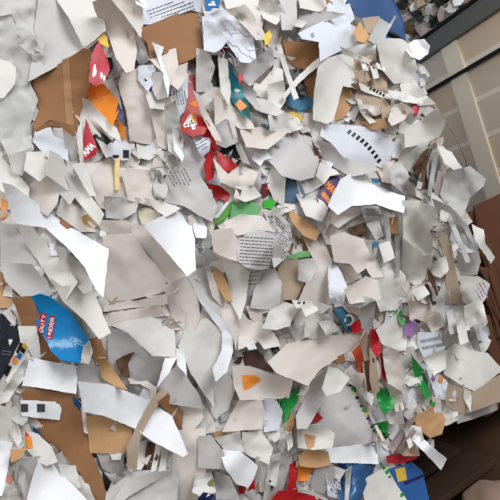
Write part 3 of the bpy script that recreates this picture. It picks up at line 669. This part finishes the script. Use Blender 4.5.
# ---------------------------------------------------------------- one scrap = one mesh on the bale face
STEP = 4; G0 = -60; GN = 160
hmap = [[0.012+.012*noise.noise(Vector((i*.11, j*.11, 3))) for i in range(GN)] for j in range(GN)]
idmap = [[None]*GN for _ in range(GN)]
def cells(poly):
    xs = [p[0] for p in poly]; ys = [p[1] for p in poly]
    for j in range(max(0, int((min(ys)-G0)/STEP)-1), min(GN, int((max(ys)-G0)/STEP)+2)):
        for i in range(max(0, int((min(xs)-G0)/STEP)-1), min(GN, int((max(xs)-G0)/STEP)+2)):
            x, y = G0+i*STEP+2, G0+j*STEP+2
            if inside(x, y, poly): yield i, j, x, y
LX, LZ = LIGHT_T
def scrap(code, poly, opts, idx):
    rnd = random.Random(idx*31+5)
    cx, cy = cen(poly); A = area(poly); size = math.sqrt(A)
    b = opts.get('b'); k = opts.get('k'); wr = opts.get('w', .0006+.00003*size)
    c0 = P(cx, cy)
    wsize = (P(cx+size/2, cy)-P(cx-size/2, cy)).length
    if b is None: b = rnd.uniform(-.15, .2)
    card = PAL[code][4] in ('cardboard_scrap', 'carton_scrap')
    lim = .75 if size < 25 else .55
    s = max(-lim, min(lim, b*.95))
    o = rnd.uniform(-.18, .18)*(1 if size < 30 else .5)
    sx = -LX*s - LZ*o; sz = -LZ*s + LX*o
    if k is None: k = rnd.uniform(.0, .14) if not card else rnd.uniform(0, .05)
    ka = rnd.uniform(0, math.pi); kx, kz = math.cos(ka), math.sin(ka)
    off = Vector((idx*1.7, idx*.9, 0))
    fr = 1.3/max(wsize, .03)
    cr = rnd.uniform(0, 6.28); cc, cs_ = math.cos(cr), math.sin(cr); cd = rnd.uniform(-.2, .2)*wsize; fold = rnd.uniform(-.22, .22) if not card else rnd.uniform(-.08, .08)
    folds = []
    for _ in range(0 if card else 8 if cx > 345 else 5 if (cx > 235 or size < 22) else 3):
        ta = rnd.uniform(0, 6.28); folds.append((math.cos(ta), math.sin(ta), rnd.uniform(-.4, .4)*wsize, rnd.choice((-1, 1))*rnd.uniform(.05, .2 if cx > 235 else .13)*(1.4 if 'w' in opts else 1)))
    def rel(x, y):
        q = P(x, y); u, v = q.x-c0.x, q.z-c0.z
        r = sx*u+sz*v
        t = (u*kx+v*kz); r += k*t*t/max(wsize, .02)*2.0
        r += fold*abs(u*cc+v*cs_-cd)
        for fa, fb, fd, fs_ in folds: r += fs_*abs(u*fa+v*fb-fd)
        n1 = noise.noise(Vector((u*fr, v*fr, 0))+off); n2 = noise.noise(Vector((u*fr*2.6+7, v*fr*2.6, 1))+off)
        r += wr*(1.6*n1+1.0*(.5-abs(n2))*1.6)
        return r
    cl = list(cells(poly))
    if 'fix' in opts: h0 = opts['fix']
    else:
        ds = sorted(hmap[j][i]-rel(x, y) for i, j, x, y in cl) if cl else [.03]
        h0 = ds[min(len(ds)-1, int(len(ds)*(.4 if opts.get('auto') else .95)))]+.0012+opts.get('up', 0)
    cap = .20
    for i, j, x, y in cl:
        h = h0+rel(x, y)
        if h >= hmap[j][i] or 'fix' in opts:
            hmap[j][i] = min(h, cap); idmap[j][i] = idx
    hf = lambda x, y: max(min(h0+rel(x, y), .26), -.5)
    sp = 2.6 if size < 14 else (3.4 if size < 30 else 4.4)
    jit = .2 if card else .32
    out = densify(poly, 2.6 if size < 30 else 3.4, min(jit, size*.03), rnd)
    vs, fs = tri(out, sp, rnd)
    verts = [P(x, y, hf(x, y)) for x, y in vs]; faces = [list(f) for f in fs]; mi = [0]*len(faces)
    mats = [code]
    lift = .0
    segs = re.split(r'@(\w+)/', opts.get('m') or '')
    kids = [(segs[q], marks(segs[q+1], rnd)) for q in range(1, len(segs), 2)]
    for code2, mp in marks(segs[0], rnd):
        mpd = densify(mp, 2.2, 0, rnd); lift += .000004
        if area(mp) < .05: continue
        try: v2, f2 = tri(mpd, 2.4)
        except Exception: continue
        if code2 not in mats: mats.append(code2)
        base = len(verts); ii = mats.index(code2)
        verts += [P(x, y, hf(x, y)+.0009+lift) for x, y in v2]
        faces += [[base+t for t in f] for f in f2]; mi += [ii]*len(f2)
    def part(nm, mk_):
        V, Fc, MI, ml = [], [], [], []; lf = 0
        for code2, mp in mk_:
            v2, f2 = tri(densify(mp, 2.2, 0, rnd), 2.4); lf += .0004 if not ml else .000004
            if code2 not in ml: ml.append(code2)
            bs = len(V); V += [P(x, y, hf(x, y)+.0009+lf) for x, y in v2]; Fc += [[bs+t for t in f] for f in f2]; MI += [ml.index(code2)]*len(f2)
        pm = bpy.data.meshes.new(nm); og = V[0].copy(); pm.from_pydata([v-og for v in V], [], Fc)
        for m_ in ml: pm.materials.append(M(m_))
        pm.polygons.foreach_set('material_index', MI); pm.update()
        po = bpy.data.objects.new(nm, pm); C.objects.link(po); po.location = og-org; po.parent = o
        md_ = po.modifiers.new('thickness', 'SOLIDIFY'); md_.thickness = .0004; md_.offset = -1
        po['label'] = PAL[ml[0]][3]+' '+nm.replace('_', ' ').replace('yellow ', '')
    me = bpy.data.meshes.new(opts['name'])
    org = P(cx, cy, hf(cx, cy))
    me.from_pydata([v-org for v in verts], [], faces)
    for m_ in mats: me.materials.append(M(m_))
    me.polygons.foreach_set('material_index', mi); me.polygons.foreach_set('use_smooth', [True]*len(faces))
    me.update()
    o = bpy.data.objects.new(opts['name'], me); C.objects.link(o); o.location = org
    cnt = {}
    for f in faces:
        for q in range(len(f)): e_ = (min(f[q], f[q-1]), max(f[q], f[q-1])); cnt[e_] = cnt.get(e_, 0)+1
    for ed in me.edges:
        if cnt.get((min(ed.vertices), max(ed.vertices)), 0) == 1: ed.use_edge_sharp = True
    md = o.modifiers.new('thickness', 'SOLIDIFY'); md.thickness = .0026 if card else .0007; md.offset = -1
    for nm, mk_ in kids: part(nm, mk_)
    return o

# ---------------------------------------------------------------- read the scraps
ents = []; key = {}
for ln in DATA.strip().splitlines():
    if ln.startswith('#'): continue
    head, _, rest = ln.partition(';'); tk = head.split()
    lay, code = float(tk[0]), tk[1]; poly = [tuple(float(v) for v in t.split(',')) for t in tk[2:]]
    oo, _, r2 = rest.partition('|'); label, _, lm = r2.partition('|')
    opts = {}
    for kv in re.findall(r'(\w+)=((?:@\w+/|\w+\([^)]*\))+|\S+)', oo):
        opts[kv[0]] = kv[1] if kv[0] in ('m', 'parent', 'name') else float(kv[1])
    ents.append(dict(l=lay, c=code, p=poly, o=opts, label=label.strip(), lm=lm.strip(), auto=False))
NMAN = len(ents)
# small scraps seen in the gaps between the traced ones
OUT = [(-70,-70),(325,-70),(338,0),(350,20),(387,40),(414,58),(426,96),(440,150),(462,215),(474,290),(484,345),(488,392),(440,412),(412,440),(396,468),(380,570),(-70,570)]
cov = set()
for e in ents:
    for i, j, x, y in cells(e['p']): cov.add((i, j))
gaps = [(i, j) for j in range(GN) for i in range(GN) if (i, j) not in cov and inside(G0+i*STEP+2, G0+j*STEP+2, OUT) and 0 < G0+i*STEP+2 < 500 and 0 < G0+j*STEP+2 < 500]
random.shuffle(gaps)
auto = []; done = set()
for (i, j) in gaps:
    if (i, j) in done: continue
    x, y = G0+i*STEP+2, G0+j*STEP+2
    r = random.uniform(9, 17); n = random.choice((4, 5, 5, 6)); a0 = random.uniform(0, 6.28); el = random.uniform(.55, 1)
    an = random.uniform(0, 3.14)
    poly = []
    for t in range(n):
        rr = r*random.uniform(.7, 1.15); th = a0+t*6.283/n+random.uniform(-.25, .25); px, py = rr*math.cos(th), rr*el*math.sin(th)
        poly.append((x+px*math.cos(an)-py*math.sin(an), y+px*math.sin(an)+py*math.cos(an)))
    for c in cells(poly): done.add((c[0], c[1]))
    auto.append(dict(l=-1, c=random.choices(('w', 'c', 'g', 'G', 'k2', 's', 'b', 'l'), (5, 5, 5, 2, 1, 1, .6, 1))[0], p=poly, o={'auto': 1}, label='', lm='', auto=True))
order = sorted(auto+ents, key=lambda e: e['l'])
for n_, e in enumerate(order):
    e['i'] = n_; o_ = e['o']
    if 'name' not in o_: o_['name'] = PAL[e['c']][4]
    e['obj'] = scrap(e['c'], e['p'], o_, n_)
    if 'parent' not in o_: pass
vis = {}
for j in range(GN):
    for i in range(GN):
        if idmap[j][i] is not None and 0 <= G0+i*STEP+2 < 500 and 0 <= G0+j*STEP+2 < 500: vis[idmap[j][i]] = vis.get(idmap[j][i], 0)+1
# children
for e in order:
    if 'parent' in e['o']:
        pe = next(q for q in order if q['lm'] == e['o']['parent'].replace('_', ' ')); po, co = pe['obj'], e['obj']
        co.location = co.location-po.location; co.parent = po; co['label'] = ('torn white rim' if 'rim' in co.name else PAL[e['c']][3]+' '+e['o']['name'].replace('_', ' '))
# drop scraps nothing of which shows; keep the 300 largest of a kind as things, the small rest is one uncountable mass
live = []
npaper = sum(1 for e in order if not e['auto'] and e['o']['name'] == 'paper_scrap')
au = sorted([e for e in order if e['auto'] and vis.get(e['i'], 0) > 0], key=lambda e: -vis[e['i']])
keep = set()
for e in au:
    if e['o']['name'] != 'paper_scrap' or npaper < 299:
        keep.add(e['i']); npaper += e['o']['name'] == 'paper_scrap'
rest = [e for e in au if e['i'] not in keep]
if rest:
    tb = bmesh.new(); rc = []
    for e in rest:
        if e['c'] not in rc: rc.append(e['c'])
        ob = e['obj']; k0 = len(tb.faces); tmp_ = ob.data.copy(); tmp_.transform(Matrix.Translation(ob.location))
        tb.from_mesh(tmp_); tb.faces.ensure_lookup_table()
        for f in tb.faces[k0:]: f.material_index = rc.index(e['c'])
        bpy.data.meshes.remove(tmp_); bpy.data.objects.remove(ob)
    lm_ = bpy.data.meshes.new('loose_shreds'); tb.to_mesh(lm_); tb.free()
    for c_ in rc: lm_.materials.append(M(c_))
    lo = bpy.data.objects.new('loose_shreds', lm_); C.objects.link(lo); md = lo.modifiers.new('thickness', 'SOLIDIFY'); md.thickness = .0007; md.offset = -1
    tag(lo, 'small torn paper shreds filling the gaps between the larger scraps', 'paper shreds', kind='stuff')
RS = {e['i'] for e in rest}
for e in order:
    if e['i'] in RS: continue
    if e['auto'] and vis.get(e['i'], 0) < 1:
        me = e['obj'].data; bpy.data.objects.remove(e['obj']); bpy.data.meshes.remove(me)
    elif 'parent' not in e['o']: live.append(e)

# ---------------------------------------------------------------- labels
LM = [(cen(e['p']), e['lm'], e) for e in live if e['lm']]
CAT = {'paper_scrap': 'paper', 'cardboard_scrap': 'cardboard', 'plastic_scrap': 'plastic', 'wrapper_scrap': 'wrapper', 'carton_scrap': 'carton'}
GRP = {'paper_scrap': 'loose paper scraps on the bale', 'cardboard_scrap': 'cardboard scraps on the bale', 'plastic_scrap': 'plastic scraps on the bale',
       'wrapper_scrap': 'torn wrappers on the bale', 'carton_scrap': 'carton pieces on the bale'}
def rel_word(dx, dy):
    a = math.degrees(math.atan2(-dy, dx)) % 360
    return ['right of', 'up and right of', 'above', 'up and left of', 'left of', 'down and left of', 'below', 'down and right of'][int((a+22.5)//45) % 8]
def shape(p):
    best = None; A = area(p)
    for k in range(18):
        t = k*math.pi/18; u = [x*math.cos(t)+y*math.sin(t) for x, y in p]; v = [-x*math.sin(t)+y*math.cos(t) for x, y in p]
        w, h = max(u)-min(u), max(v)-min(v)
        if best is None or w*h < best[0]*best[1]: best = (max(w, h), min(w, h))
    ar = best[0]/max(best[1], .1)
    sz = 'tiny' if A < 90 else 'small' if A < 300 else 'medium' if A < 900 else 'large'
    return sz, ('thin strip' if ar > 4 else 'narrow piece' if ar > 2.3 else 'triangle' if len(p) == 3 else 'scrap')
used = set()
for e in live:
    if e['label']: used.add(e['label'])
for e in live:
    if e['label']: continue
    sz, shp = shape(e['p']); c = cen(e['p']); cw, noun = PAL[e['c']][3], PAL[e['c']][2]
    near = sorted(LM, key=lambda t: math.hypot(t[0][0]-c[0], t[0][1]-c[1]))[:6]
    opts_ = []
    for a in near:
        opts_.append(f"{sz} {cw} {noun} {shp} {rel_word(c[0]-a[0][0], c[1]-a[0][1])} the {a[1]}")
    for a in near[:3]:
        for b_ in near[:5]:
            if a is not b_: opts_.append(f"{sz} {cw} {noun} {shp} between the {a[1]} and {b_[1]}")
    lab = next((t for t in opts_ if t not in used and len(t.split()) <= 16), None)
    if lab is None: lab = next(t for t in opts_ if len(t.split()) <= 16)
    used.add(lab); e['label'] = lab
for e in live:
    k = e['o']['name'] if e['o']['name'] in CAT else 'paper_scrap'
    tag(e['obj'], e['label'], CAT[k], GRP[k])

# ---------------------------------------------------------------- the packed body of the bale: uncountable shreds
def shard(bm, org, nrm, size, mi, rnd):
    t = nrm.orthogonal().normalized(); t.rotate(Matrix.Rotation(rnd.uniform(0, 6.28), 3, nrm)); s = nrm.cross(t)
    tilt = Matrix.Rotation(rnd.uniform(-.5, .5), 3, t); n = rnd.choice((4, 5, 5))
    vs = []
    for q in range(n):
        a = q*6.283/n+rnd.uniform(-.3, .3); r = size*rnd.uniform(.6, 1.1)
        v = t*(math.cos(a)*r)+s*(math.sin(a)*r*.8); v.rotate(tilt); vs.append(bm.verts.new(org+v+nrm*rnd.uniform(-.1, .1)*size))
    f = bm.faces.new(vs); f.material_index = mi
def finish(name, bm, mlist, parent=None, solid=0, bevel=0, smooth=False):
    me = bpy.data.meshes.new(name); bmesh.ops.recalc_face_normals(bm, faces=bm.faces) if not solid else None
    bm.to_mesh(me); bm.free()
    for m_ in mlist: me.materials.append(m_)
    o = bpy.data.objects.new(name, me); C.objects.link(o)
    if parent: o.parent = parent
    if solid: md = o.modifiers.new('thickness', 'SOLIDIFY'); md.thickness = solid; md.offset = 0
    if bevel: md = o.modifiers.new('bevel', 'BEVEL'); md.width = bevel; md.segments = 2
    if smooth:
        for p in me.polygons: p.use_smooth = True
    return o
DEPTH = .8
core = [P(x, y, 0) for x, y in OUT[1:-2]]; core = [Vector((-.45, 0, core[0].z))]+core+[Vector((.66, 0, .145)), Vector((-.45, 0, .145))]
bm = bmesh.new()
fr_ = [bm.verts.new((p.x, .012, p.z)) for p in core]; bk = [bm.verts.new((p.x, DEPTH, p.z)) for p in core]
bm.faces.new(fr_); bm.faces.new(bk[::-1])
for q in range(len(core)): bm.faces.new((fr_[q], bk[q], bk[(q+1) % len(core)], fr_[(q+1) % len(core)]))
rnd = random.Random(3); wts = (5, 5, 5, 2, 1, .6)
codes = ['w', 'c', 'g', 'G', 'k2', 'b']
for _ in range(3600):
    x, y = rnd.uniform(-70, 490), rnd.uniform(-70, 560)
    if not inside(x, y, OUT): continue
    p = P(x, y, 0); p.y = rnd.uniform(-.014, .006)
    shard(bm, p, Vector((rnd.uniform(-.4, .4), -1, rnd.uniform(-.4, .4))).normalized(), rnd.uniform(.012, .03), rnd.choices(range(6), wts)[0], rnd)
nv = len(core)
for q in range(nv):
    a, b_ = core[q], core[(q+1) % nv]; L_ = (b_-a).length; d = (b_-a).normalized(); nrm = Vector((-d.z, 0, d.x))
    mid = (a+b_)/2; ctr = Vector((.45, 0, ZC)); nrm = nrm if nrm.dot(mid-ctr) > 0 else -nrm
    for _ in range(int(L_*DEPTH*900)):
        t = rnd.random(); yy = rnd.uniform(0, DEPTH); o_ = a+d*(t*L_); o_.y = yy
        shard(bm, o_+nrm*rnd.uniform(0, .02), (nrm+Vector((rnd.uniform(-.4, .4), rnd.uniform(-.4, .4), rnd.uniform(-.4, .4)))).normalized(), rnd.uniform(.015, .04), rnd.choices(range(6), wts)[0], rnd)
body = finish('packed_paper_shreds', bm, [M(c) for c in codes])
tag(body, 'densely packed mass of torn white and cream paper forming the bale', 'paper bale', kind='stuff')

# ---------------------------------------------------------------- surroundings
def box(bm, a, b, mi=0):
    vs = [bm.verts.new((x, y, z)) for x in (a[0], b[0]) for y in (a[1], b[1]) for z in (a[2], b[2])]
    for f in ((0,1,3,2),(4,6,7,5),(0,4,5,1),(2,3,7,6),(0,2,6,4),(1,5,7,3)): bm.faces.new([vs[t] for t in f]).material_index = mi
XW = 2.2
# floor
mf = mat('dirty_concrete_floor', srgb(96, 80, 68), rough=.85, var=.25, scale=6, bump=.3)
bm = bmesh.new(); box(bm, (-3, -3, -.1), (XW+.2, 4, 0)); tag(finish('floor', bm, [mf]), kind='structure')
# block wall on the right, running away from the camera, with an opening above the steel rail
def block_mat():
    m = mat('painted_block_wall', srgb(226, 208, 186), rough=.8, var=.06, scale=12, bump=.2)
    nt = m.node_tree; N = nt.nodes; L = nt.links; b = N['Principled BSDF']
    tc = N.new('ShaderNodeTexCoord'); sep = N.new('ShaderNodeSeparateXYZ'); cmb = N.new('ShaderNodeCombineXYZ')
    L.new(tc.outputs['Object'], sep.inputs[0]); L.new(sep.outputs['Y'], cmb.inputs['X']); L.new(sep.outputs['Z'], cmb.inputs['Y'])
    sh = N.new('ShaderNodeVectorMath'); sh.operation = 'SUBTRACT'; sh.inputs[1].default_value = ((PX(470, 80, XW).y+PX(451, 80, XW).y)/2-2, .02, 0)
    br = N.new('ShaderNodeTexBrick'); br.offset = 0.0; br.inputs['Scale'].default_value = 1
    br.inputs['Brick Width'].default_value = .5; br.inputs['Row Height'].default_value = .19; br.inputs['Mortar Size'].default_value = .012
    br.inputs['Color1'].default_value = (*srgb(222, 212, 196), 1); br.inputs['Color2'].default_value = (*srgb(232, 206, 176), 1); br.inputs['Mortar'].default_value = (*srgb(250, 238, 220), 1)
    L.new(cmb.outputs[0], sh.inputs[0]); L.new(sh.outputs[0], br.inputs['Vector']); L.new(br.outputs['Color'], b.inputs['Base Color'])
    return m
SILL = PX(450, 44, XW).z; TOPR = PX(450, 20, XW).z
bm = bmesh.new(); box(bm, (XW, -2, 0), (XW+.2, 4, SILL)); tag(finish('wall_right', bm, [block_mat()]), kind='structure')
# pale pilaster band
yA = PX(470, 80, XW).y; yB = PX(451, 80, XW).y
mp_ = mat('cream_pilaster_paint', srgb(252, 238, 214), rough=.7, var=.04)
bm = bmesh.new(); box(bm, (XW-.012, min(yA, yB), 0), (XW+.01, max(yA, yB), SILL)); tag(finish('trim_1', bm, [mp_], bevel=.004), kind='structure')
# steel rail on top of the wall
ms = mat('grey_painted_steel', srgb(112, 112, 106), rough=.45, var=.06, scale=20, metal=.2)
mk = mat('black_rubber', srgb(24, 24, 22), rough=.5)
RAIL = bpy.data.objects.new('steel_rail', None); C.objects.link(RAIL)
bm = bmesh.new(); box(bm, (XW-.03, -1.6, SILL+.001), (XW+.2, 3.6, TOPR-.012)); finish('beam', bm, [ms], parent=RAIL, bevel=.004)
bm = bmesh.new(); box(bm, (XW-.04, -1.6, TOPR-.0115), (XW+.02, 3.6, TOPR+.006)); finish('dark_edge_strip', bm, [mk], parent=RAIL, bevel=.003)
tag(RAIL, 'grey steel rail with a dark top edge along the block wall', 'rail')
def tube(bm, pts, r, n=8):
    rings = []
    for q, p in enumerate(pts):
        d = (pts[min(q+1, len(pts)-1)]-pts[max(q-1, 0)]).normalized(); a = d.orthogonal().normalized(); b = d.cross(a)
        rings.append([bm.verts.new(p+(a*math.cos(k*6.283/n)+b*math.sin(k*6.283/n))*r) for k in range(n)])
    for q in range(len(rings)-1):
        for k in range(n): bm.faces.new((rings[q][k], rings[q][(k+1) % n], rings[q+1][(k+1) % n], rings[q+1][k]))
    bm.faces.new(rings[0][::-1]); bm.faces.new(rings[-1])
zp = PX(465, 70, XW-.02).z
bm = bmesh.new(); box(bm, (XW-.028, -1.6, zp-.009), (XW-.001, 3.6, zp+.009))
tag(finish('black_conduit', bm, [mk], bevel=.004), 'thin black conduit running along the block wall under the rail', 'conduit')
# baling wire springing off the bale edge
wp = [P(428, 98, .0), P(440, 112, .012), P(450, 128, .02), P(459, 144, .02), P(465, 158, .015), P(468, 172, -.0)]
mw = mat('galvanised_wire', srgb(150, 146, 138), rough=.4, metal=.7)
bm = bmesh.new(); tube(bm, wp, .0017); tag(finish('baling_wire', bm, [mw], smooth=True), 'thin grey baling wire bowing out beside the block wall', 'wire')

# outside the opening: a second heap of paper on pale ground
def heap(name, x0, z0, x1, label, group, cnt, seed):
    pass
mo = mat('pale_yard_ground', srgb(214, 220, 226), rough=.9, var=.05, scale=5)
bm = bmesh.new(); box(bm, (XW+.22, -2, .9), (6, 5, 1.0)); tag(finish('ground_outside', bm, [mo]), kind='structure')
hr = random.Random(11)
HX = 3.1
for n_, (px, py, r, code) in enumerate(HEAP):
    c = PX(px, py, HX - .15*(py/60)); k = (c-CAM).length/F
    bm = bmesh.new(); vs = []
    R = r*k*.85; nseg = 6; ring = []
    ax = Vector((hr.uniform(-.5, .2)-.8, -1, hr.uniform(-.3, .6))).normalized(); t = ax.orthogonal().normalized(); s = ax.cross(t)
    cv = bm.verts.new(ax*R*hr.uniform(.1, .35))
    for q in range(nseg):
        a = q*6.283/nseg; rr = R*hr.uniform(.45, 1.15); ring.append(bm.verts.new(t*math.cos(a)*rr+s*math.sin(a)*rr+ax*hr.uniform(-.25, .15)*R))
    for q in range(nseg): bm.faces.new((cv, ring[q], ring[(q+1) % nseg]))
    o = finish('outdoor_scrap', bm, [M(code)], solid=.004); o.location = c
    where = f"{PAL[code][3]} crumpled scrap in the outdoor heap beyond the steel rail"
    tag(o, where, 'scrap', 'scraps of the heap beyond the steel rail')
bm = bmesh.new()
hp = [PX(x, y, HX+.12) for x, y in ((396, -60), (400, 20), (412, 40), (440, 40), (500, -10), (520, -60))]
f0 = [bm.verts.new(p) for p in hp]; f1 = [bm.verts.new(p+Vector((.8, .5, 0))) for p in hp]
bm.faces.new(f0); bm.faces.new(f1[::-1])
for q in range(6): bm.faces.new((f0[q], f1[q], f1[(q+1) % 6], f0[(q+1) % 6]))
hm = mat('mixed_shred', srgb(120, 106, 98), rough=.9, var=.6, scale=14, bump=.6)
for _ in range(700):
    x, y = hr.uniform(392, 510), hr.uniform(-60, 44)
    if not inside(x, y, [(396, -60), (400, 20), (412, 40), (440, 40), (500, -10), (520, -60)]): continue
    shard(bm, PX(x, y, HX+.08), Vector((-1, -.5, .2)).normalized(), hr.uniform(.03, .07), hr.choices(range(1, 5), (3, 2, 3, 1))[0], hr)
tag(finish('outdoor_heap', bm, [hm, M('G2'), M('K'), M('k2'), M('g')]), 'heap of mixed brown, grey and black waste outside beyond the steel rail', 'waste heap', kind='stuff')
# blue-wrapped bundle standing behind the bale
BY = .95
pl, pr = P(300, 10, -BY).x, P(402, 24, -BY).x; zt = P(372, -14, -BY).z
BUN = bpy.data.objects.new('blue_wrapped_bundle', None); C.objects.link(BUN)
bm = bmesh.new(); box(bm, (pl, BY, .0), (pr, BY+.6, zt)); bmesh.ops.subdivide_edges(bm, edges=bm.edges, cuts=26, use_grid_fill=True)
for v in bm.verts:
    q_ = v.co.copy()
    if q_.z > .02: v.co += Vector((noise.noise(q_*5), noise.noise(q_*5+Vector((9, 0, 0))), 0))*.035+Vector((.012, .012, 0))*noise.noise(q_*17)
finish('wrap', bm, [M('B')], parent=BUN, smooth=True)
for q0_, q1_ in (((330, -12), (352, 12)), ((384, 28), (406, 44))):
    bm = bmesh.new(); tube(bm, [P(*q0_, -BY+.022), P(*q1_, -BY+.022)], .014); finish('black_strap', bm, [M('K')], parent=BUN, smooth=True)
tag(BUN, 'tall bundle wrapped in blue plastic standing behind the top right corner of the bale', 'bundle')
# cardboard sheets standing beside the bale at the right
mc = mat('corrugated_brown', srgb(96, 60, 40), rough=.85, var=.25, scale=30, fib=True)
SH = [ # pixel quad, depth behind the face, thickness
 ([(474,206),(520,186),(520,300),(492,290),(474,232)], .10, .02, 'broad reddish brown cardboard sheet at the right edge under the block wall'),
 ([(476,250),(486,262),(520,350),(520,322),(490,250),(480,240)], .06, .008, 'brown cardboard sheet edge, uppermost of the slanting stack at right'),
 ([(478,268),(486,280),(520,372),(520,356),(488,270)], .04, .008, 'brown cardboard sheet edge, second of the slanting stack at right'),
 ([(480,290),(486,298),(520,396),(520,378),(488,286)], .03, .008, 'brown cardboard sheet edge, third of the slanting stack at right'),
 ([(482,316),(488,318),(514,400),(506,400),(486,340)], .02, .008, 'brown cardboard sheet edge, lowest of the slanting stack at right')]
for poly, back, th, lab in SH:
    bm = bmesh.new(); pts = densify(poly, 14, .5, hr)
    a = [bm.verts.new(P(x, y, -back+.04*noise.noise(Vector((x*.03, y*.03, back*50))))) for x, y in pts]
    b_ = [bm.verts.new(v.co+Vector((.02, th, 0))) for v in a]
    bm.faces.new(a); bm.faces.new(b_[::-1])
    for q in range(len(a)): bm.faces.new((a[q], b_[q], b_[(q+1) % len(a)], a[(q+1) % len(a)]))
    bmesh.ops.triangulate(bm, faces=bm.faces)
    tag(finish('cardboard_sheet', bm, [mc]), lab, 'cardboard', 'cardboard sheets beside the bale')
# dark interior stack behind them
md_ = mat('dark_cardboard_bale', srgb(84, 56, 40), rough=.9, var=.3, scale=20, fib=True)
q0 = P(468, 204, -.2); 
bm = bmesh.new(); box(bm, (1.26, .2, .12), (1.95, 1.0, P(480, 214, -.3).z)); 
for z in range(12): box(bm, (1.255-.01*(z % 3), .19+.004*(z % 2), .14+z*.055), (1.955, 1.01, .14+z*.055+.03))
tag(finish('cardboard_bale', bm, [md_], bevel=.006), 'dark brown bale of flattened cardboard standing right of the paper bale', 'cardboard bale')
# what the bale stands on
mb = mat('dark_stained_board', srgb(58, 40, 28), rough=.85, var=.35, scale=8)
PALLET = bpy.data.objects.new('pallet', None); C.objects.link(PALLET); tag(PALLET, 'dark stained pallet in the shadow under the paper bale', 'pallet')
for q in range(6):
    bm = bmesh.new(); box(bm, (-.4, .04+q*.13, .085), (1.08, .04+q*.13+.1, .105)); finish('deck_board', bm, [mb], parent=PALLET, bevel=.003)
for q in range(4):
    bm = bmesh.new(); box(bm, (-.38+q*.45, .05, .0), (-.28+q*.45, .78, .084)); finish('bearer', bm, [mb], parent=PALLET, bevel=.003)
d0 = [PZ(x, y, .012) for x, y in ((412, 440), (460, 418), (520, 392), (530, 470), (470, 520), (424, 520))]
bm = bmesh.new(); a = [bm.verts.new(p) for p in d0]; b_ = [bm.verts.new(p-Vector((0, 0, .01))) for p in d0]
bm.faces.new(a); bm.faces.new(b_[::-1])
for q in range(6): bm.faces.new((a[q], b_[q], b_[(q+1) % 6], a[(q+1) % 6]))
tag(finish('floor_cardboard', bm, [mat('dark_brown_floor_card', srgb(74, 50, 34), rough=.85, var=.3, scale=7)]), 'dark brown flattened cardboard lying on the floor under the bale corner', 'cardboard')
# beige lump at the bottom right
ce = PZ(498, 500, .05); ce.z = .045; bm = bmesh.new(); bmesh.ops.create_icosphere(bm, subdivisions=3, radius=.085)
for v in bm.verts: v.co *= 1+.35*noise.noise(v.co*14)+.1*noise.noise(v.co*40); v.co.z *= .55
o = finish('crumpled_kraft_wad', bm, [mat('dusty_kraft', srgb(150, 124, 108), rough=.9, var=.15, scale=30)], smooth=True); o.location = ce
tag(o, 'dusty beige crumpled kraft paper wad on the dark floor at the bottom right', 'paper wad')

# ---------------------------------------------------------------- light and camera
w = bpy.data.worlds.new('world'); bpy.context.scene.world = w; w.use_nodes = True
bg = w.node_tree.nodes['Background']; bg.inputs['Color'].default_value = (.86, .93, 1, 1); bg.inputs['Strength'].default_value = WORLD
def arealight(name, loc, target, sx, sy, power, col):
    l = bpy.data.lights.new(name, 'AREA'); l.shape = 'RECTANGLE'; l.size = sx; l.size_y = sy; l.energy = power; l.color = col
    o = bpy.data.objects.new(name, l); C.objects.link(o); o.location = loc
    o.rotation_euler = (Vector(target)-Vector(loc)).to_track_quat('-Z', 'Y').to_euler(); return o
arealight('daylight_doorway', *KEY)
arealight('daylight_roof_panel', *FILL)
cd = bpy.data.cameras.new('camera'); co = bpy.data.objects.new('camera', cd); C.objects.link(co)
cd.sensor_width = 36; cd.lens = F/500*36; cd.clip_start = .02
xa = RT*CR-UP*SR; ya = RT*SR+UP*CR; za = -FW
mtx = Matrix((xa, ya, za)).transposed().to_4x4(); mtx.translation = CAM; co.matrix_world = mtx
sc = bpy.context.scene; sc.camera = co
sc.view_settings.view_transform = 'Standard'; sc.view_settings.look = 'None'; sc.view_settings.gamma = 1; sc.view_settings.exposure = EXPO
print('SCRAPS', len(live), 'auto', sum(e['auto'] for e in live), 'paper', sum(e['o']['name'] == 'paper_scrap' for e in live), 'dup', len(live)-len({e['label'] for e in live}))
print('HIDDEN', [(e['c'], e['p'][0], e['label'][:40]) for e in live if not e['auto'] and vis.get(e['i'], 0) < 1])
print('HMAX', max(max(r) for r in hmap))
